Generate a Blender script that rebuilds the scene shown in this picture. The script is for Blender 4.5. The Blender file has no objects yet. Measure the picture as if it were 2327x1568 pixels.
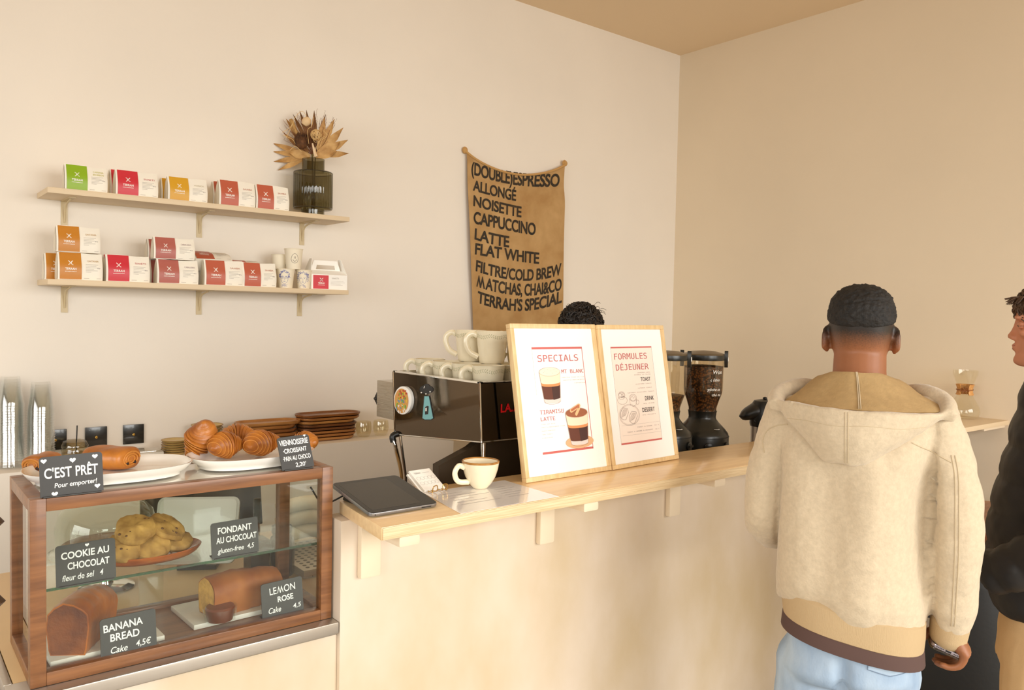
import bpy, bmesh, math, random
import numpy as np
from mathutils import Vector, Matrix, noise, Euler
from mathutils.bvhtree import BVHTree
random.seed(7)
SC = bpy.context.scene
COL = SC.collection
PI = math.pi
V = Vector
# ------------------------------------------------------------------ camera
HC = 1.60
FPX, YAW, PITCH, ROLL, CX, CY = 1826.88, 0.67741078, -0.03890299, 0.02095136, 1163.5, 784.0
def cam_axes():
    f = V((math.sin(YAW)*math.cos(PITCH), math.cos(YAW)*math.cos(PITCH), math.sin(PITCH)))
    r = V((math.cos(YAW), -math.sin(YAW), 0)); u = r.cross(f)
    return r*math.cos(ROLL)+u*math.sin(ROLL), -r*math.sin(ROLL)+u*math.cos(ROLL), f
CR, CU, CF = cam_axes()
cam = bpy.data.cameras.new('camera'); camo = bpy.data.objects.new('camera', cam); COL.objects.link(camo)
cam.sensor_width = 36; cam.lens = FPX/2327*36; cam.clip_start = .05
M = Matrix.Identity(4)
for i, a in enumerate((CR, CU, -CF)):
    for j in range(3): M[j][i] = a[j]
M.translation = (0, 0, HC); camo.matrix_world = M
SC.camera = camo
# ------------------------------------------------------------------ world, light, exposure
SC.view_settings.view_transform = 'Standard'; SC.view_settings.look = 'None'
SC.view_settings.exposure = -0.20; SC.view_settings.gamma = 1.0; SC.view_settings.use_curve_mapping = False
SC.cycles.max_bounces = 10; SC.cycles.diffuse_bounces = 5; SC.cycles.glossy_bounces = 4
SC.cycles.transparent_max_bounces = 40; SC.cycles.transmission_bounces = 6
SC.cycles.caustics_reflective = False; SC.cycles.caustics_refractive = False
SC.cycles.use_denoising = True
w = bpy.data.worlds.new('sky'); SC.world = w; w.use_nodes = True
w.node_tree.nodes['Background'].inputs[0].default_value = (.80, .90, 1, 1)
w.node_tree.nodes['Background'].inputs[1].default_value = 1.0
def area(name, loc, target, sx, sy, power, col):
    l = bpy.data.lights.new(name, 'AREA'); l.shape = 'RECTANGLE'; l.size = sx; l.size_y = sy
    l.energy = power; l.color = col; l.spread = math.radians(135)
    o = bpy.data.objects.new(name, l); COL.objects.link(o); o.location = loc
    o.rotation_euler = (V(target)-V(loc)).to_track_quat('-Z', 'Y').to_euler()
    return o
DAY = (1.0, .975, .94)
area('daylight_shopfront', (2.25, -2.98, 1.90), (2.25, 0, -.1), 3.3, 2.0, 165, DAY)
area('daylight_side', (-1.45, -2.98, 1.90), (-1.45, 0, -.1), 2.3, 2.0, 96, DAY)
area('daylight_left', (-2.98, .6, 1.75), (0, .9, -.4), 3.4, 1.7, 86, DAY)
# ------------------------------------------------------------------ pixel rays met with real planes
def ray(px, py): return CF + CR*((px-CX)/FPX) - CU*((py-CY)/FPX)
def pY(px, py, y):
    d = ray(px, py); return V((0, 0, HC)) + d*(y/d.y)
def pX(px, py, x):
    d = ray(px, py); return V((0, 0, HC)) + d*(x/d.x)
def pZ(px, py, z):
    d = ray(px, py); return V((0, 0, HC)) + d*((z-HC)/d.z)
def pT(px, py, t): return V((0, 0, HC)) + ray(px, py)*t
def pP(px, py, p0, n):
    d = ray(px, py); return V((0, 0, HC)) + d*((p0-V((0, 0, HC))).dot(n)/d.dot(n))
# ------------------------------------------------------------------ materials
def lin(c):
    c = [x/255 for x in c]
    return tuple(x/12.92 if x <= .04045 else ((x+.055)/1.055)**2.4 for x in c)+(1,)
MATS = {}
def pm(name, c, rough=.5, metal=0., noi=None, bump=None, coat=0, stretch=None, c2=None, spec=.5, detail=4, sheen=0, sss=0):
    if name in MATS: return MATS[name]
    m = bpy.data.materials.new(name); m.use_nodes = True; MATS[name] = m
    nt = m.node_tree; b = nt.nodes['Principled BSDF']
    b.inputs['Base Color'].default_value = lin(c); b.inputs['Roughness'].default_value = rough
    b.inputs['Metallic'].default_value = metal; b.inputs['Specular IOR Level'].default_value = spec
    if coat: b.inputs['Coat Weight'].default_value = coat; b.inputs['Coat Roughness'].default_value = .08
    if sheen: b.inputs['Sheen Weight'].default_value = sheen
    if sss:
        b.inputs['Subsurface Weight'].default_value = sss; b.inputs['Subsurface Scale'].default_value = .01
    if noi or bump:
        tc = nt.nodes.new('ShaderNodeTexCoord'); mp = nt.nodes.new('ShaderNodeMapping')
        nt.links.new(tc.outputs['Object'], mp.inputs[0])
        if stretch: mp.inputs['Scale'].default_value = stretch
    if noi:
        n = nt.nodes.new('ShaderNodeTexNoise'); n.inputs['Scale'].default_value = noi[0]; n.inputs['Detail'].default_value = detail
        nt.links.new(mp.outputs[0], n.inputs['Vector'])
        cr = nt.nodes.new('ShaderNodeValToRGB'); cr.color_ramp.elements[0].position = .32; cr.color_ramp.elements[1].position = .68
        k = noi[1]; a = lin(c); d = lin(c2) if c2 else tuple(x*(1-k) for x in a[:3])+(1,)
        cr.color_ramp.elements[0].color = d; cr.color_ramp.elements[1].color = a
        nt.links.new(n.outputs[0], cr.inputs[0]); nt.links.new(cr.outputs[0], b.inputs['Base Color'])
    if bump:
        n2 = nt.nodes.new('ShaderNodeTexNoise'); n2.inputs['Scale'].default_value = bump[0]; n2.inputs['Detail'].default_value = 3
        nt.links.new(mp.outputs[0], n2.inputs['Vector'])
        bp = nt.nodes.new('ShaderNodeBump'); bp.inputs['Strength'].default_value = bump[1]; bp.inputs['Distance'].default_value = .002
        nt.links.new(n2.outputs[0], bp.inputs['Height']); nt.links.new(bp.outputs[0], b.inputs['Normal'])
    return m
def glass(name, tint=(255, 255, 255), refl=1.0, rough=.0, base=0.0, f0=.04):
    m = bpy.data.materials.new(name); m.use_nodes = True; MATS[name] = m; nt = m.node_tree; nt.nodes.clear()
    o = nt.nodes.new('ShaderNodeOutputMaterial'); mx = nt.nodes.new('ShaderNodeMixShader')
    t = nt.nodes.new('ShaderNodeBsdfTransparent'); t.inputs[0].default_value = lin(tint)
    g = nt.nodes.new('ShaderNodeBsdfGlossy'); g.inputs[0].default_value = (refl, refl, refl, 1); g.inputs['Roughness'].default_value = rough
    lw = nt.nodes.new('ShaderNodeLayerWeight'); lw.inputs[0].default_value = .5
    pw = nt.nodes.new('ShaderNodeMath'); pw.operation = 'POWER'; pw.inputs[1].default_value = 5; nt.links.new(lw.outputs['Facing'], pw.inputs[0])
    ad = nt.nodes.new('ShaderNodeMath'); ad.operation = 'MULTIPLY_ADD'; ad.inputs[1].default_value = .9; ad.inputs[2].default_value = f0+base; ad.use_clamp = True
    nt.links.new(pw.outputs[0], ad.inputs[0]); nt.links.new(ad.outputs[0], mx.inputs[0])
    nt.links.new(t.outputs[0], mx.inputs[1]); nt.links.new(g.outputs[0], mx.inputs[2]); nt.links.new(mx.outputs[0], o.inputs[0])
    return m
def wood(name, c, c2, rough=.45, stretch=(1, 14, 14), scale=9, coat=0.):
    return pm(name, c, rough, noi=(scale, .3), bump=(60, .05), stretch=stretch, c2=c2, coat=coat)
# ------------------------------------------------------------------ mesh builder
class MB:
    def __init__(s): s.v = []; s.f = []
    def add(s, vs, fs, m=None):
        k = len(s.v)
        s.v += [(m @ V(p)) if m is not None else V(p) for p in vs]
        s.f += [tuple(i+k for i in f) for f in fs]; return s
    def box(s, lo, hi, m=None):
        (a, b, c), (d, e, f) = lo, hi
        return s.add([(a,b,c),(d,b,c),(d,e,c),(a,e,c),(a,b,f),(d,b,f),(d,e,f),(a,e,f)],
            [(3,2,1,0),(4,5,6,7),(0,1,5,4),(1,2,6,5),(2,3,7,6),(3,0,4,7)], m)
    def rings(s, R, cap=True, closed=False, m=None):
        n = len(R[0]); vs = [p for r in R for p in r]; fs = []
        K = len(R)
        for i in range(K if closed else K-1):
            j = (i+1) % K
            for q in range(n):
                q2 = (q+1) % n; fs.append((i*n+q, i*n+q2, j*n+q2, j*n+q))
        if cap and not closed:
            fs.append(tuple(reversed(range(n)))); fs.append(tuple((K-1)*n+q for q in range(n)))
        return s.add(vs, fs, m)
    def lathe(s, prof, seg=32, m=None, sx=1, sy=1, cap=True):
        R = [[V((r*math.cos(2*PI*k/seg)*sx, r*math.sin(2*PI*k/seg)*sy, z)) for k in range(seg)] for r, z in prof]
        return s.rings(R, cap, m=m)
    def cyl(s, p0, p1, r0, r1=None, seg=16):
        return s.tube([p0, p1], [r0, r0 if r1 is None else r1], seg)
    def tube(s, path, rad, seg=10, closed=False, flat=1.0, m=None):
        path = [V(p) for p in path]; n = len(path)
        if not hasattr(rad, '__len__'): rad = [rad]*n
        R = []; up = None
        for i in range(n):
            a = path[(i-1) % n] if (i > 0 or closed) else path[i]; b = path[(i+1) % n] if (i < n-1 or closed) else path[i]
            d = (b-a).normalized()
            if up is None:
                up = V((0, 0, 1)) if abs(d.z) < .9 else V((0, 1, 0))
            x = d.cross(up).normalized(); y = x.cross(d).normalized(); up = y
            R.append([path[i]+(x*math.cos(2*PI*k/seg)+y*math.sin(2*PI*k/seg)*flat)*rad[i] for k in range(seg)])
        return s.rings(R, True, closed, m)
    def grid(s, fn, nu, nv, m=None, thick=None):
        vs = [fn(i/nu, j/nv) for j in range(nv+1) for i in range(nu+1)]; W = nu+1
        fs = [(j*W+i, j*W+i+1, (j+1)*W+i+1, (j+1)*W+i) for j in range(nv) for i in range(nu)]
        if thick is None: return s.add(vs, fs, m)
        N = len(vs); t = V(thick); vs2 = [V(p)+t for p in vs]
        fs2 = [tuple(reversed([k+N for k in f])) for f in fs]
        rim = [i for i in range(W)]+[j*W+nu for j in range(1, nv+1)]+[nv*W+i for i in range(nu-1, -1, -1)]+[j*W for j in range(nv-1, 0, -1)]
        side = [(rim[k], rim[k]+N, rim[(k+1) % len(rim)]+N, rim[(k+1) % len(rim)]) for k in range(len(rim))]
        return s.add(list(vs)+vs2, fs+fs2+side, m)
    def prism(s, poly, d, m=None):
        n = len(poly); vs = [(x, y, 0) for x, y in poly]+[(x, y, d) for x, y in poly]
        fs = [tuple(reversed(range(n))), tuple(range(n, 2*n))]+[(i, (i+1) % n, (i+1) % n+n, i+n) for i in range(n)]
        return s.add(vs, fs, m)
    def flat(s, poly, m=None):
        return s.add([(x, y, 0) for x, y in poly], [tuple(range(len(poly)))], m)
    def ell(s, c, r, seg=20, rg=12, m=None):
        T = Matrix.Translation(V(c)) @ Matrix.Diagonal((*r, 1))
        if m is not None: T = m @ T
        return s.lathe([(max(math.sin(PI*k/rg), .002), -math.cos(PI*k/rg)) for k in range(rg+1)], seg, T)
    def mesh(s, name, bevel=0, smooth=True, ang=40, bseg=2):
        me = bpy.data.meshes.new(name); me.from_pydata([tuple(p) for p in s.v], [], s.f); me.update()
        bm = bmesh.new(); bm.from_mesh(me)
        bmesh.ops.recalc_face_normals(bm, faces=bm.faces)
        if bevel:
            es = [e for e in bm.edges if e.is_manifold and e.calc_face_angle(0) > .5]
            bmesh.ops.bevel(bm, geom=es, offset=bevel, segments=bseg, affect='EDGES', profile=.6, clamp_overlap=True)
        bm.to_mesh(me); bm.free()
        if smooth:
            me.polygons.foreach_set('use_smooth', [True]*len(me.polygons)); me.set_sharp_from_angle(angle=math.radians(ang))
        return me
def remesh(mb, vox, it=4):
    me = mb.mesh('tmp', smooth=False); o = bpy.data.objects.new('tmp', me); COL.objects.link(o)
    r = o.modifiers.new('r', 'REMESH'); r.mode = 'VOXEL'; r.voxel_size = vox
    if it:
        sm = o.modifiers.new('s', 'SMOOTH'); sm.iterations = it; sm.factor = .5
    dg = bpy.context.evaluated_depsgraph_get()
    out = bpy.data.meshes.new_from_object(o.evaluated_get(dg))
    bpy.data.objects.remove(o); bpy.data.meshes.remove(me)
    out.polygons.foreach_set('use_smooth', [True]*len(out.polygons))
    return out
def displace(me, fn):
    n = len(me.vertices); co = np.empty(n*3); me.vertices.foreach_get('co', co)
    no = np.empty(n*3); me.vertices.foreach_get('normal', no); co = co.reshape(-1, 3); no = no.reshape(-1, 3)
    for i in range(n): co[i] += no[i]*fn(V(co[i]), V(no[i]))
    me.vertices.foreach_set('co', co.ravel()); me.update()
    return me
# ------------------------------------------------------------------ objects
WM = {}
def props(o, label=None, cat=None, group=None, kind=None):
    if label: o['label'] = label
    if cat: o['category'] = cat
    if group: o['group'] = group
    if kind: o['kind'] = kind
    return o
def thing(name, label, cat, loc=(0, 0, 0), rz=0, group=None):
    o = bpy.data.objects.new(name, None); COL.objects.link(o); o.empty_display_size = .05
    o.location = loc; o.rotation_euler = (0, 0, rz); WM[o.name] = Matrix.Translation(V(loc)) @ Matrix.Rotation(rz, 4, 'Z')
    return props(o, label, cat, group)
def part(name, src, mat, parent=None, local=False, bevel=0, smooth=True, ang=40, label=None, origin=None, bseg=2):
    me = src if isinstance(src, bpy.types.Mesh) else src.mesh(name, bevel, smooth, ang, bseg)
    me.name = name; me.materials.clear(); me.materials.append(mat)
    o = bpy.data.objects.new(name, me); COL.objects.link(o)
    if parent is not None:
        o.parent = parent; WM[o.name] = WM[parent.name]
        if not local: me.transform(WM[parent.name].inverted())
    elif origin is not None:
        T = Matrix.Translation(V(origin))
        if not local: me.transform(T.inverted())
        o.location = origin; WM[o.name] = T
    else: WM[o.name] = Matrix.Identity(4)
    if label: o['label'] = label
    return o
def solo(name, src, mat, label, cat, origin, group=None, **k):
    return props(part(name, src, mat, origin=origin, **k), label, cat, group)
def struct(name, src, mat, **k):
    return props(part(name, src, mat, **k), kind='structure')
def dup(o, loc, rz=None, label=None, parent=None):
    c = o.copy(); COL.objects.link(c)
    if parent is None:
        c.location = loc
        if rz is not None: c.rotation_euler = (0, 0, rz)
        if label: c['label'] = label
        WM[c.name] = Matrix.Translation(V(loc)) @ Matrix.Rotation(c.rotation_euler.z, 4, 'Z')
    else: c.parent = parent; WM[c.name] = WM[parent.name]
    for ch in list(o.children): dup(ch, None, parent=c)
    return c
# ------------------------------------------------------------------ lettering
FONTS = {}
def font(k):
    if k not in FONTS:
        FONTS[k] = None
        try:
            import os
            d = os.path.join(bpy.utils.resource_path('LOCAL'), 'datafiles', 'fonts')
            FONTS[k] = bpy.data.fonts.load(os.path.join(d, {'mono': 'DejaVuSansMono.woff2'}[k]))
        except Exception: pass
    return FONTS[k]
TX = {}
def glyphs(s, fk='sans', bold=0., shear=0., sp=1.):
    key = (s, fk, bold, shear, sp)
    if key in TX: return TX[key]
    if fk == 'sans' and 'M' in s and s != 'M':      # this face closes up its M when emboldened: use a turned W
        vs, fs, x = [], [], 0.
        parts_ = s.split('M')
        for i, seg in enumerate(parts_):
            for q, turned in ((seg, False), ('W' if i < len(parts_)-1 else '', True)):
                if not q: continue
                a, f, w_ = glyphs(q, fk, bold, 0. if turned else shear, sp); k_ = len(vs); c_ = .78 if turned else 1.
                vs += [V((x+(w_-v.x)*c_, .685-v.y, 0)) if turned else V((x+v.x, v.y, 0)) for v in a]; fs += [tuple(n+k_ for n in g) for g in f]
                x += w_*c_+.075
        TX[key] = (vs, fs, x-.075); return TX[key]
    c = bpy.data.curves.new('t', 'FONT'); c.body = s; c.size = 1; c.offset = bold; c.shear = shear; c.space_character = sp
    c.resolution_u = 5
    f = font(fk)
    if f: c.font = f
    o = bpy.data.objects.new('t', c); COL.objects.link(o)
    me = bpy.data.meshes.new_from_object(o.evaluated_get(bpy.context.evaluated_depsgraph_get()))
    vs = [v.co.copy() for v in me.vertices]; fs = [tuple(p.vertices) for p in me.polygons]
    bpy.data.objects.remove(o); bpy.data.curves.remove(c); bpy.data.meshes.remove(me)
    if vs:
        x0 = min(v.x for v in vs); x1 = max(v.x for v in vs)
    else: x0 = x1 = 0
    TX[key] = ([V((v.x-x0, v.y, 0)) for v in vs], fs, x1-x0); return TX[key]
CAP = .73
def text(mb, s, x, y, h, m=None, width=None, align='L', fk='sans', bold=0., shear=0., rot=0., fn=None, sp=1.):
    """adds lettering of cap height h with its baseline start at x, y; width squeezes it to that length"""
    vs, fs, W = glyphs(s, fk, bold, shear, sp); k = h/CAP; kx = (width/W) if width and W else k
    off = {'L': 0, 'C': -W*kx/2, 'R': -W*kx}[align]; c, sn = math.cos(rot), math.sin(rot); out = []
    for v in vs:
        a, b = v.x*kx+off, v.y*k
        p = V((x+a*c-b*sn, y+a*sn+b*c, 0)); out.append(fn(p) if fn else p)
    mb.add(out, fs, m); return mb
def disc(mb, x, y, rx, ry, m=None, n=20, fn=None):
    ps = [V((x+rx*math.cos(2*PI*k/n), y+ry*math.sin(2*PI*k/n), 0)) for k in range(n)]
    mb.add([fn(p) if fn else p for p in ps], [tuple(range(n))], m); return mb
def line(mb, pts, wd, m=None, closed=False, fn=None):
    pts = [V((p[0], p[1], 0)) for p in pts]; n = len(pts); vs = []
    for i in range(n):
        a = pts[i-1] if (i or closed) else pts[i]; b = pts[(i+1) % n] if (i < n-1 or closed) else pts[i]
        d = (b-a).normalized(); q = V((-d.y, d.x, 0))*wd/2
        vs += [pts[i]+q, pts[i]-q]
    fs = [(2*i, 2*i+1, (2*((i+1) % n))+1, 2*((i+1) % n)) for i in range(n if closed else n-1)]
    mb.add([fn(p) for p in vs] if fn else vs, fs, m); return mb
def frame_m(o, x, y):
    """matrix whose axes are x, y and their normal, at o"""
    x = V(x).normalized(); y = V(y).normalized(); z = x.cross(y)
    m = Matrix.Identity(4)
    for j in range(3): m[j][0] = x[j]; m[j][1] = y[j]; m[j][2] = z[j]; m[j][3] = o[j]
    return m
def lerp(a, b, t): return a+(b-a)*t
def interp(tab, x):
    if x <= tab[0][0]: return tab[0][1]
    for (a, u), (b, v) in zip(tab, tab[1:]):
        if x <= b: return u+(v-u)*(x-a)/(b-a)
    return tab[-1][1]
def bez(ps, n):
    """smooth curve through ps"""
    ps = [V(p) for p in ps]; out = []
    P = [ps[0]*2-ps[1]]+ps+[ps[-1]*2-ps[-2]]
    for i in range(1, len(P)-2):
        a, b, c, d = P[i-1:i+3]
        for k in range(n):
            t = k/n; out.append(.5*((2*b)+(c-a)*t+(2*a-5*b+4*c-d)*t*t+(3*b-a-3*c+d)*t**3))
    out.append(ps[-1]); return out
def rrect(w_, h_, r, x0=0, y0=0, n=6):
    pts = []
    for cx, cy, a in ((w_-r, r, -PI/2), (w_-r, h_-r, 0), (r, h_-r, PI/2), (r, r, PI)): pts += [(x0+cx+r*math.cos(a+z_), y0+cy+r*math.sin(a+z_)) for z_ in np.linspace(0, PI/2, n)]
    return pts
# ------------------------------------------------------------------ palette
WALL = pm('cream_plaster', (241, 232, 219), .85, noi=(2.2, .035), bump=(120, .12))
WALL_R = pm('sand_plaster', (238, 222, 196), .85, noi=(1.6, .04), bump=(120, .12))
CEIL = pm('ceiling_paint', (236, 212, 178), .9)
SHELF = pm('beige_lacquer', (222, 200, 166), .5)
PLY = wood('pale_plywood', (246, 214, 164), (232, 196, 146), .3, (1, 10, 10), 6, .25)
PLYEDGE = wood('plywood_edge', (230, 206, 166), (206, 176, 132), .5, (2, 2, 90), 5)
COUNTER = pm('limewash_plaster', (219, 203, 184), .8, noi=(3.0, .2), c2=(202, 181, 147), bump=(40, .15), stretch=(1.3, 1, .75), detail=6)
BRACKET = pm('cream_bracket', (230, 212, 184), .6)
WALNUT = wood('walnut', (144, 95, 56), (112, 70, 40), .38, (1, 12, 12), 8, .15)
STEEL = pm('brushed_steel', (196, 188, 178), .32, .85, noi=(30, .06), stretch=(.3, 30, 30))
BENCH = pm('tan_bench', (214, 180, 130), .4, noi=(5, .08))
CHROME = pm('chrome', (225, 222, 216), .08, 1)
BLACK = pm('black_plastic', (22, 21, 19), .38)
BLACKM = pm('black_matte', (18, 17, 16), .7)
CERAM = pm('cream_stoneware', (238, 226, 196), .22, noi=(24, .06), coat=.4)
WHITE = pm('white_porcelain', (248, 246, 240), .18, coat=.4)
PAPER = pm('white_paper', (250, 247, 240), .7)
CARD = pm('paper_cup', (240, 229, 205), .65)
GLASS = glass('clear_glass', (250, 252, 250))
PANE = glass('case_pane', (250, 252, 250), 1.0, base=.0, f0=.022)
DKW = wood('dark_wood', (66, 40, 22), (42, 25, 14), .35, (1, 8, 8), 7)
# ------------------------------------------------------------------ room shell
XL, XR, YF, YB, ZC = -3.0, 4.24, -3.0, 3.55, 3.34
struct('floor', MB().box((XL-.1, YF-.1, -.1), (XR+.1, YB+.1, 0)), pm('floor_concrete', (176, 168, 156), .5, noi=(4, .12)))
struct('ceiling', MB().box((XL-.1, YF-.1, ZC), (XR+.1, YB+.1, ZC+.1)), CEIL)
struct('wall_back', MB().box((XL-.1, YB, 0), (XR+.1, YB+.1, ZC)), WALL)
struct('wall_right', MB().box((XR, YF-.1, 0), (XR+.1, YB, ZC)), WALL_R)
wlm = MB().box((XL-.1, YF-.1, 0), (XL, -1.2, ZC)).box((XL-.1, 2.4, 0), (XL, YB, ZC)).box((XL-.1, -1.2, 0), (XL, 2.4, .80)).box((XL-.1, -1.2, 2.70), (XL, 2.4, ZC))
struct('wall_left', wlm, pm('brown_panelling', (120, 86, 58), .6, noi=(3, .2)))
WIN = [(.6, 3.9), (-2.6, -.3)]
wf = MB()
xs = [XL]+[a for p in sorted(WIN) for a in p]+[XR]
for i in range(0, len(xs), 2): wf.box((xs[i], YF-.1, 0), (xs[i+1], YF, ZC))
for a, b in WIN: wf.box((a, YF-.1, 0), (b, YF, .80)); wf.box((a, YF-.1, 3.0), (b, YF, ZC))
struct('wall_front', wf, WALL_R)
for i, (a, b) in enumerate(WIN):
    fr = MB(); t = .05
    fr.box((a, YF-.09, .80), (a+t, YF-.03, 3.0)); fr.box((b-t, YF-.09, .80), (b, YF-.03, 3.0))
    fr.box((a, YF-.09, .80), (b, YF-.03, .80+t)); fr.box((a, YF-.09, 3.0-t), (b, YF-.03, 3.0))
    n = 2 if b-a > 3 else 1
    for k in range(1, n+1):
        x = a+(b-a)*k/(n+1); fr.box((x-t/2, YF-.09, .80), (x+t/2, YF-.03, 3.0))
    wn = struct('window_%d' % (i+1), fr, BLACKM, bevel=.004)
    part('pane', MB().box((a+t, YF-.065, .85), (b-t, YF-.06, 2.95)), GLASS, wn)
fr = MB(); t = .05
for y in (-1.2, 0, 1.2, 2.4-t): fr.box((XL-.09, y, .80), (XL-.03, y+t, 2.70))
for z in (.80, 2.70-t): fr.box((XL-.09, -1.2, z), (XL-.03, 2.4, z+t))
wn = struct('window_3', fr, BLACKM, bevel=.004); part('pane', MB().box((XL-.065, -1.15, .85), (XL-.06, 2.35, 2.65)), GLASS, wn)
# ------------------------------------------------------------------ counter, ledges, bench
ZT = HC-.44; ZB = HC-.697; YBF = 1.616
cb = thing('bar_counter', 'cream limewashed bar counter front under the pale plywood top', 'counter', (1.8, YBF+.05, 0))
part('body', MB().box((.822, YBF, 0), (2.90, YBF+.075, ZT-.03)).box((-.9, YBF+.012, 0), (.822, YBF+.08, ZB-.032)), COUNTER, cb, bevel=.004)
for x in (.888, 1.42, 1.945, 2.47):
    b = MB().box((x-.026, YBF-.02, ZT-.175 if x != .888 else ZT-.165), (x+.026, YBF, ZT-.030))
    b.box((x-.026, 1.432, ZT-.053), (x+.026, YBF-.02, ZT-.030))
    part('bracket', b, BRACKET, cb, bevel=.006)
tp = MB(); R = .02
poly = [(.814, 1.4225), (2.90, 1.4225), (2.90, 1.692), (.87, 1.692), (.853, 1.686), (.846, 1.67)]
tp.prism(poly, .028, Matrix.Translation((0, 0, ZT-.028)))
ct = thing('countertop', 'pale varnished plywood bar top carrying the tablet, cup and menu frames', 'countertop', (1.8, 1.55, ZT-.028))
part('top_board', tp, PLY, ct, bevel=.003)
part('edge_band', MB().box((.816, 1.4195, ZT-.0265), (2.90, 1.4225, ZT-.0015)), PLYEDGE, ct, bevel=.001, label='pale layered plywood edge')
bn = thing('work_bench', 'tan work bench behind the bar under the pastry case', 'workbench', (1.4, 2.0, 0))
part('bench_top', MB().box((.205, YBF+.08, ZB-.03), (2.90, 2.42, ZB-.0008)), BENCH, bn, bevel=.003)
part('cupboard', MB().box((.24, YBF+.09, .05), (2.88, 2.38, ZB-.032)), pm('bench_cupboard', (120, 96, 70), .5), bn)
sl = thing('steel_ledge', 'brushed steel ledge below the wooden pastry case', 'ledge', (.5, YBF, ZB-.03))
part('front_lip', MB().box((.19, YBF, ZB-.027), (.820, YBF+.08, ZB-.0005)), STEEL, sl, bevel=.003)
part('end_lip', MB().box((.19, YBF+.08, ZB-.027), (.204, 2.42, ZB-.0005)), STEEL, sl, bevel=.002)
ZL = HC-.60
lb = thing('back_ledge', 'low cream built-in ledge along the back wall with trays and cups', 'ledge', (1.5, 3.42, 0))
part('ledge_body', MB().box((-1.5, 3.31, 0), (2.3, YB-.001, ZL)), WALL, lb, bevel=.004)
# small switch plates on the wall
for i, (a, b, lab) in enumerate(((105, 151, 'black switch plate half hidden behind the clear cup stacks'), (192, 242.5, 'black toggle switch plate in the middle of the row of three'), (276.5, 326, 'black toggle switch plate nearest the stacked ochre dishes'))):
    x0 = pY(a, 990, YB).x; x1 = pY(b, 990, YB).x; x0 = x1-.08
    zc = HC-.149*YB; 
    s = thing('light_switch', lab, 'light switch', ((x0+x1)/2, YB, zc), group='black switches on the back wall')
    part('plate', MB().box((x0, YB-.009, zc-.04), (x1, YB-.001, zc+.04)), pm('switch_plate', (40, 38, 34), .25, coat=.5), s, bevel=.002)
    part('toggle', MB().cyl((x0+.040, YB-.009, zc-.002), (x0+.038, YB-.022, zc+.003), .0022, .003).lathe([(.005, 0), (.005, .002), (.003, .003)], 16, Matrix.Translation((x0+.040, YB-.009, zc-.002)) @ Matrix.Rotation(PI/2, 4, 'X')), pm('brass', (214, 178, 96), .2, 1), s)
# ------------------------------------------------------------------ right wall shelf + carafe
zs = HC-.458
rs = thing('wall_shelf', 'pale shelf on the right wall under the glass coffee carafe', 'shelf', (XR, 2.0, zs-.022))
part('board', MB().box((3.70, 1.485, zs-.022), (XR, 2.05, zs)), SHELF, rs, bevel=.002)
part('batten', MB().box((4.0, 1.50, zs-.036), (XR, 1.53, zs-.0225)), BRACKET, rs, bevel=.002)
for y in (1.95,): part('bracket', MB().box((4.0, y, zs-.045), (XR, y+.03, zs-.0225)).box((4.215, y, zs-.19), (XR-.001, y+.03, zs-.045)), BRACKET, rs, bevel=.003)
cc = pZ(2190, 947.5, zs); cc = V((XR-.095, cc.y*(XR-.095)/cc.x, zs))
cf = thing('coffee_carafe', 'hourglass glass pour-over carafe with wooden collar on the right wall shelf', 'coffee maker', cc)
k = .99
outer = [(.001, .001), (.055, .001), (.066, .008), (.071, .03), (.066, .055), (.05, .085), (.034, .112), (.0265, .128), (.026, .135), (.032, .152), (.043, .178), (.055, .215), (.0565, .232)]
inner = [(r-.0022 if r > .004 else r, z+.0015) for r, z in outer]
part('flask', MB().lathe([(r*k, z*k) for r, z in outer+inner[::-1]], 40, cap=False), glass('carafe_glass', (253, 252, 248), base=.0, f0=.03), cf, local=True)
cl = MB()
cp = [(.0335, .112), (.028, .128), (.0275, .135), (.033, .152), (.036, .163), (.041, .163), (.036, .15), (.0335, .137), (.036, .122), (.0395, .112)]
cl.rings([[V((r*math.cos(a), r*math.sin(a), z)) for r, z in cp] for a in [math.radians(q) for q in range(-150, 151, 10)]], True)
part('collar', cl, wood('carafe_wood', (222, 168, 100), (190, 128, 66), .4), cf, local=True).rotation_euler = (0, 0, math.radians(20))
tie = MB().tube([(.0365*math.cos(a), .0365*math.sin(a), .137) for a in np.linspace(0, 2*PI, 30)[:-1]], .0022, 6, True)
for s in (-1, 1):
    d = V((-.94, -.34, 0)); q = V((-.34, .94, 0))
    tie.tube(bez([d*.038+V((0, 0, .137)), d*.044+q*s*.012+V((0, 0, .137+.011)), d*.042+q*s*.018+V((0, 0, .137-.006)), d*.038+V((0, 0, .137))], 5), .002, 6)
    tie.tube([d*.039+V((0, 0, .137)), d*.045+q*s*.01+V((0, 0, .118))], .0018, 6)
part('leather_tie', tie, pm('leather', (140, 84, 40), .6), cf, local=True)
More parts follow.
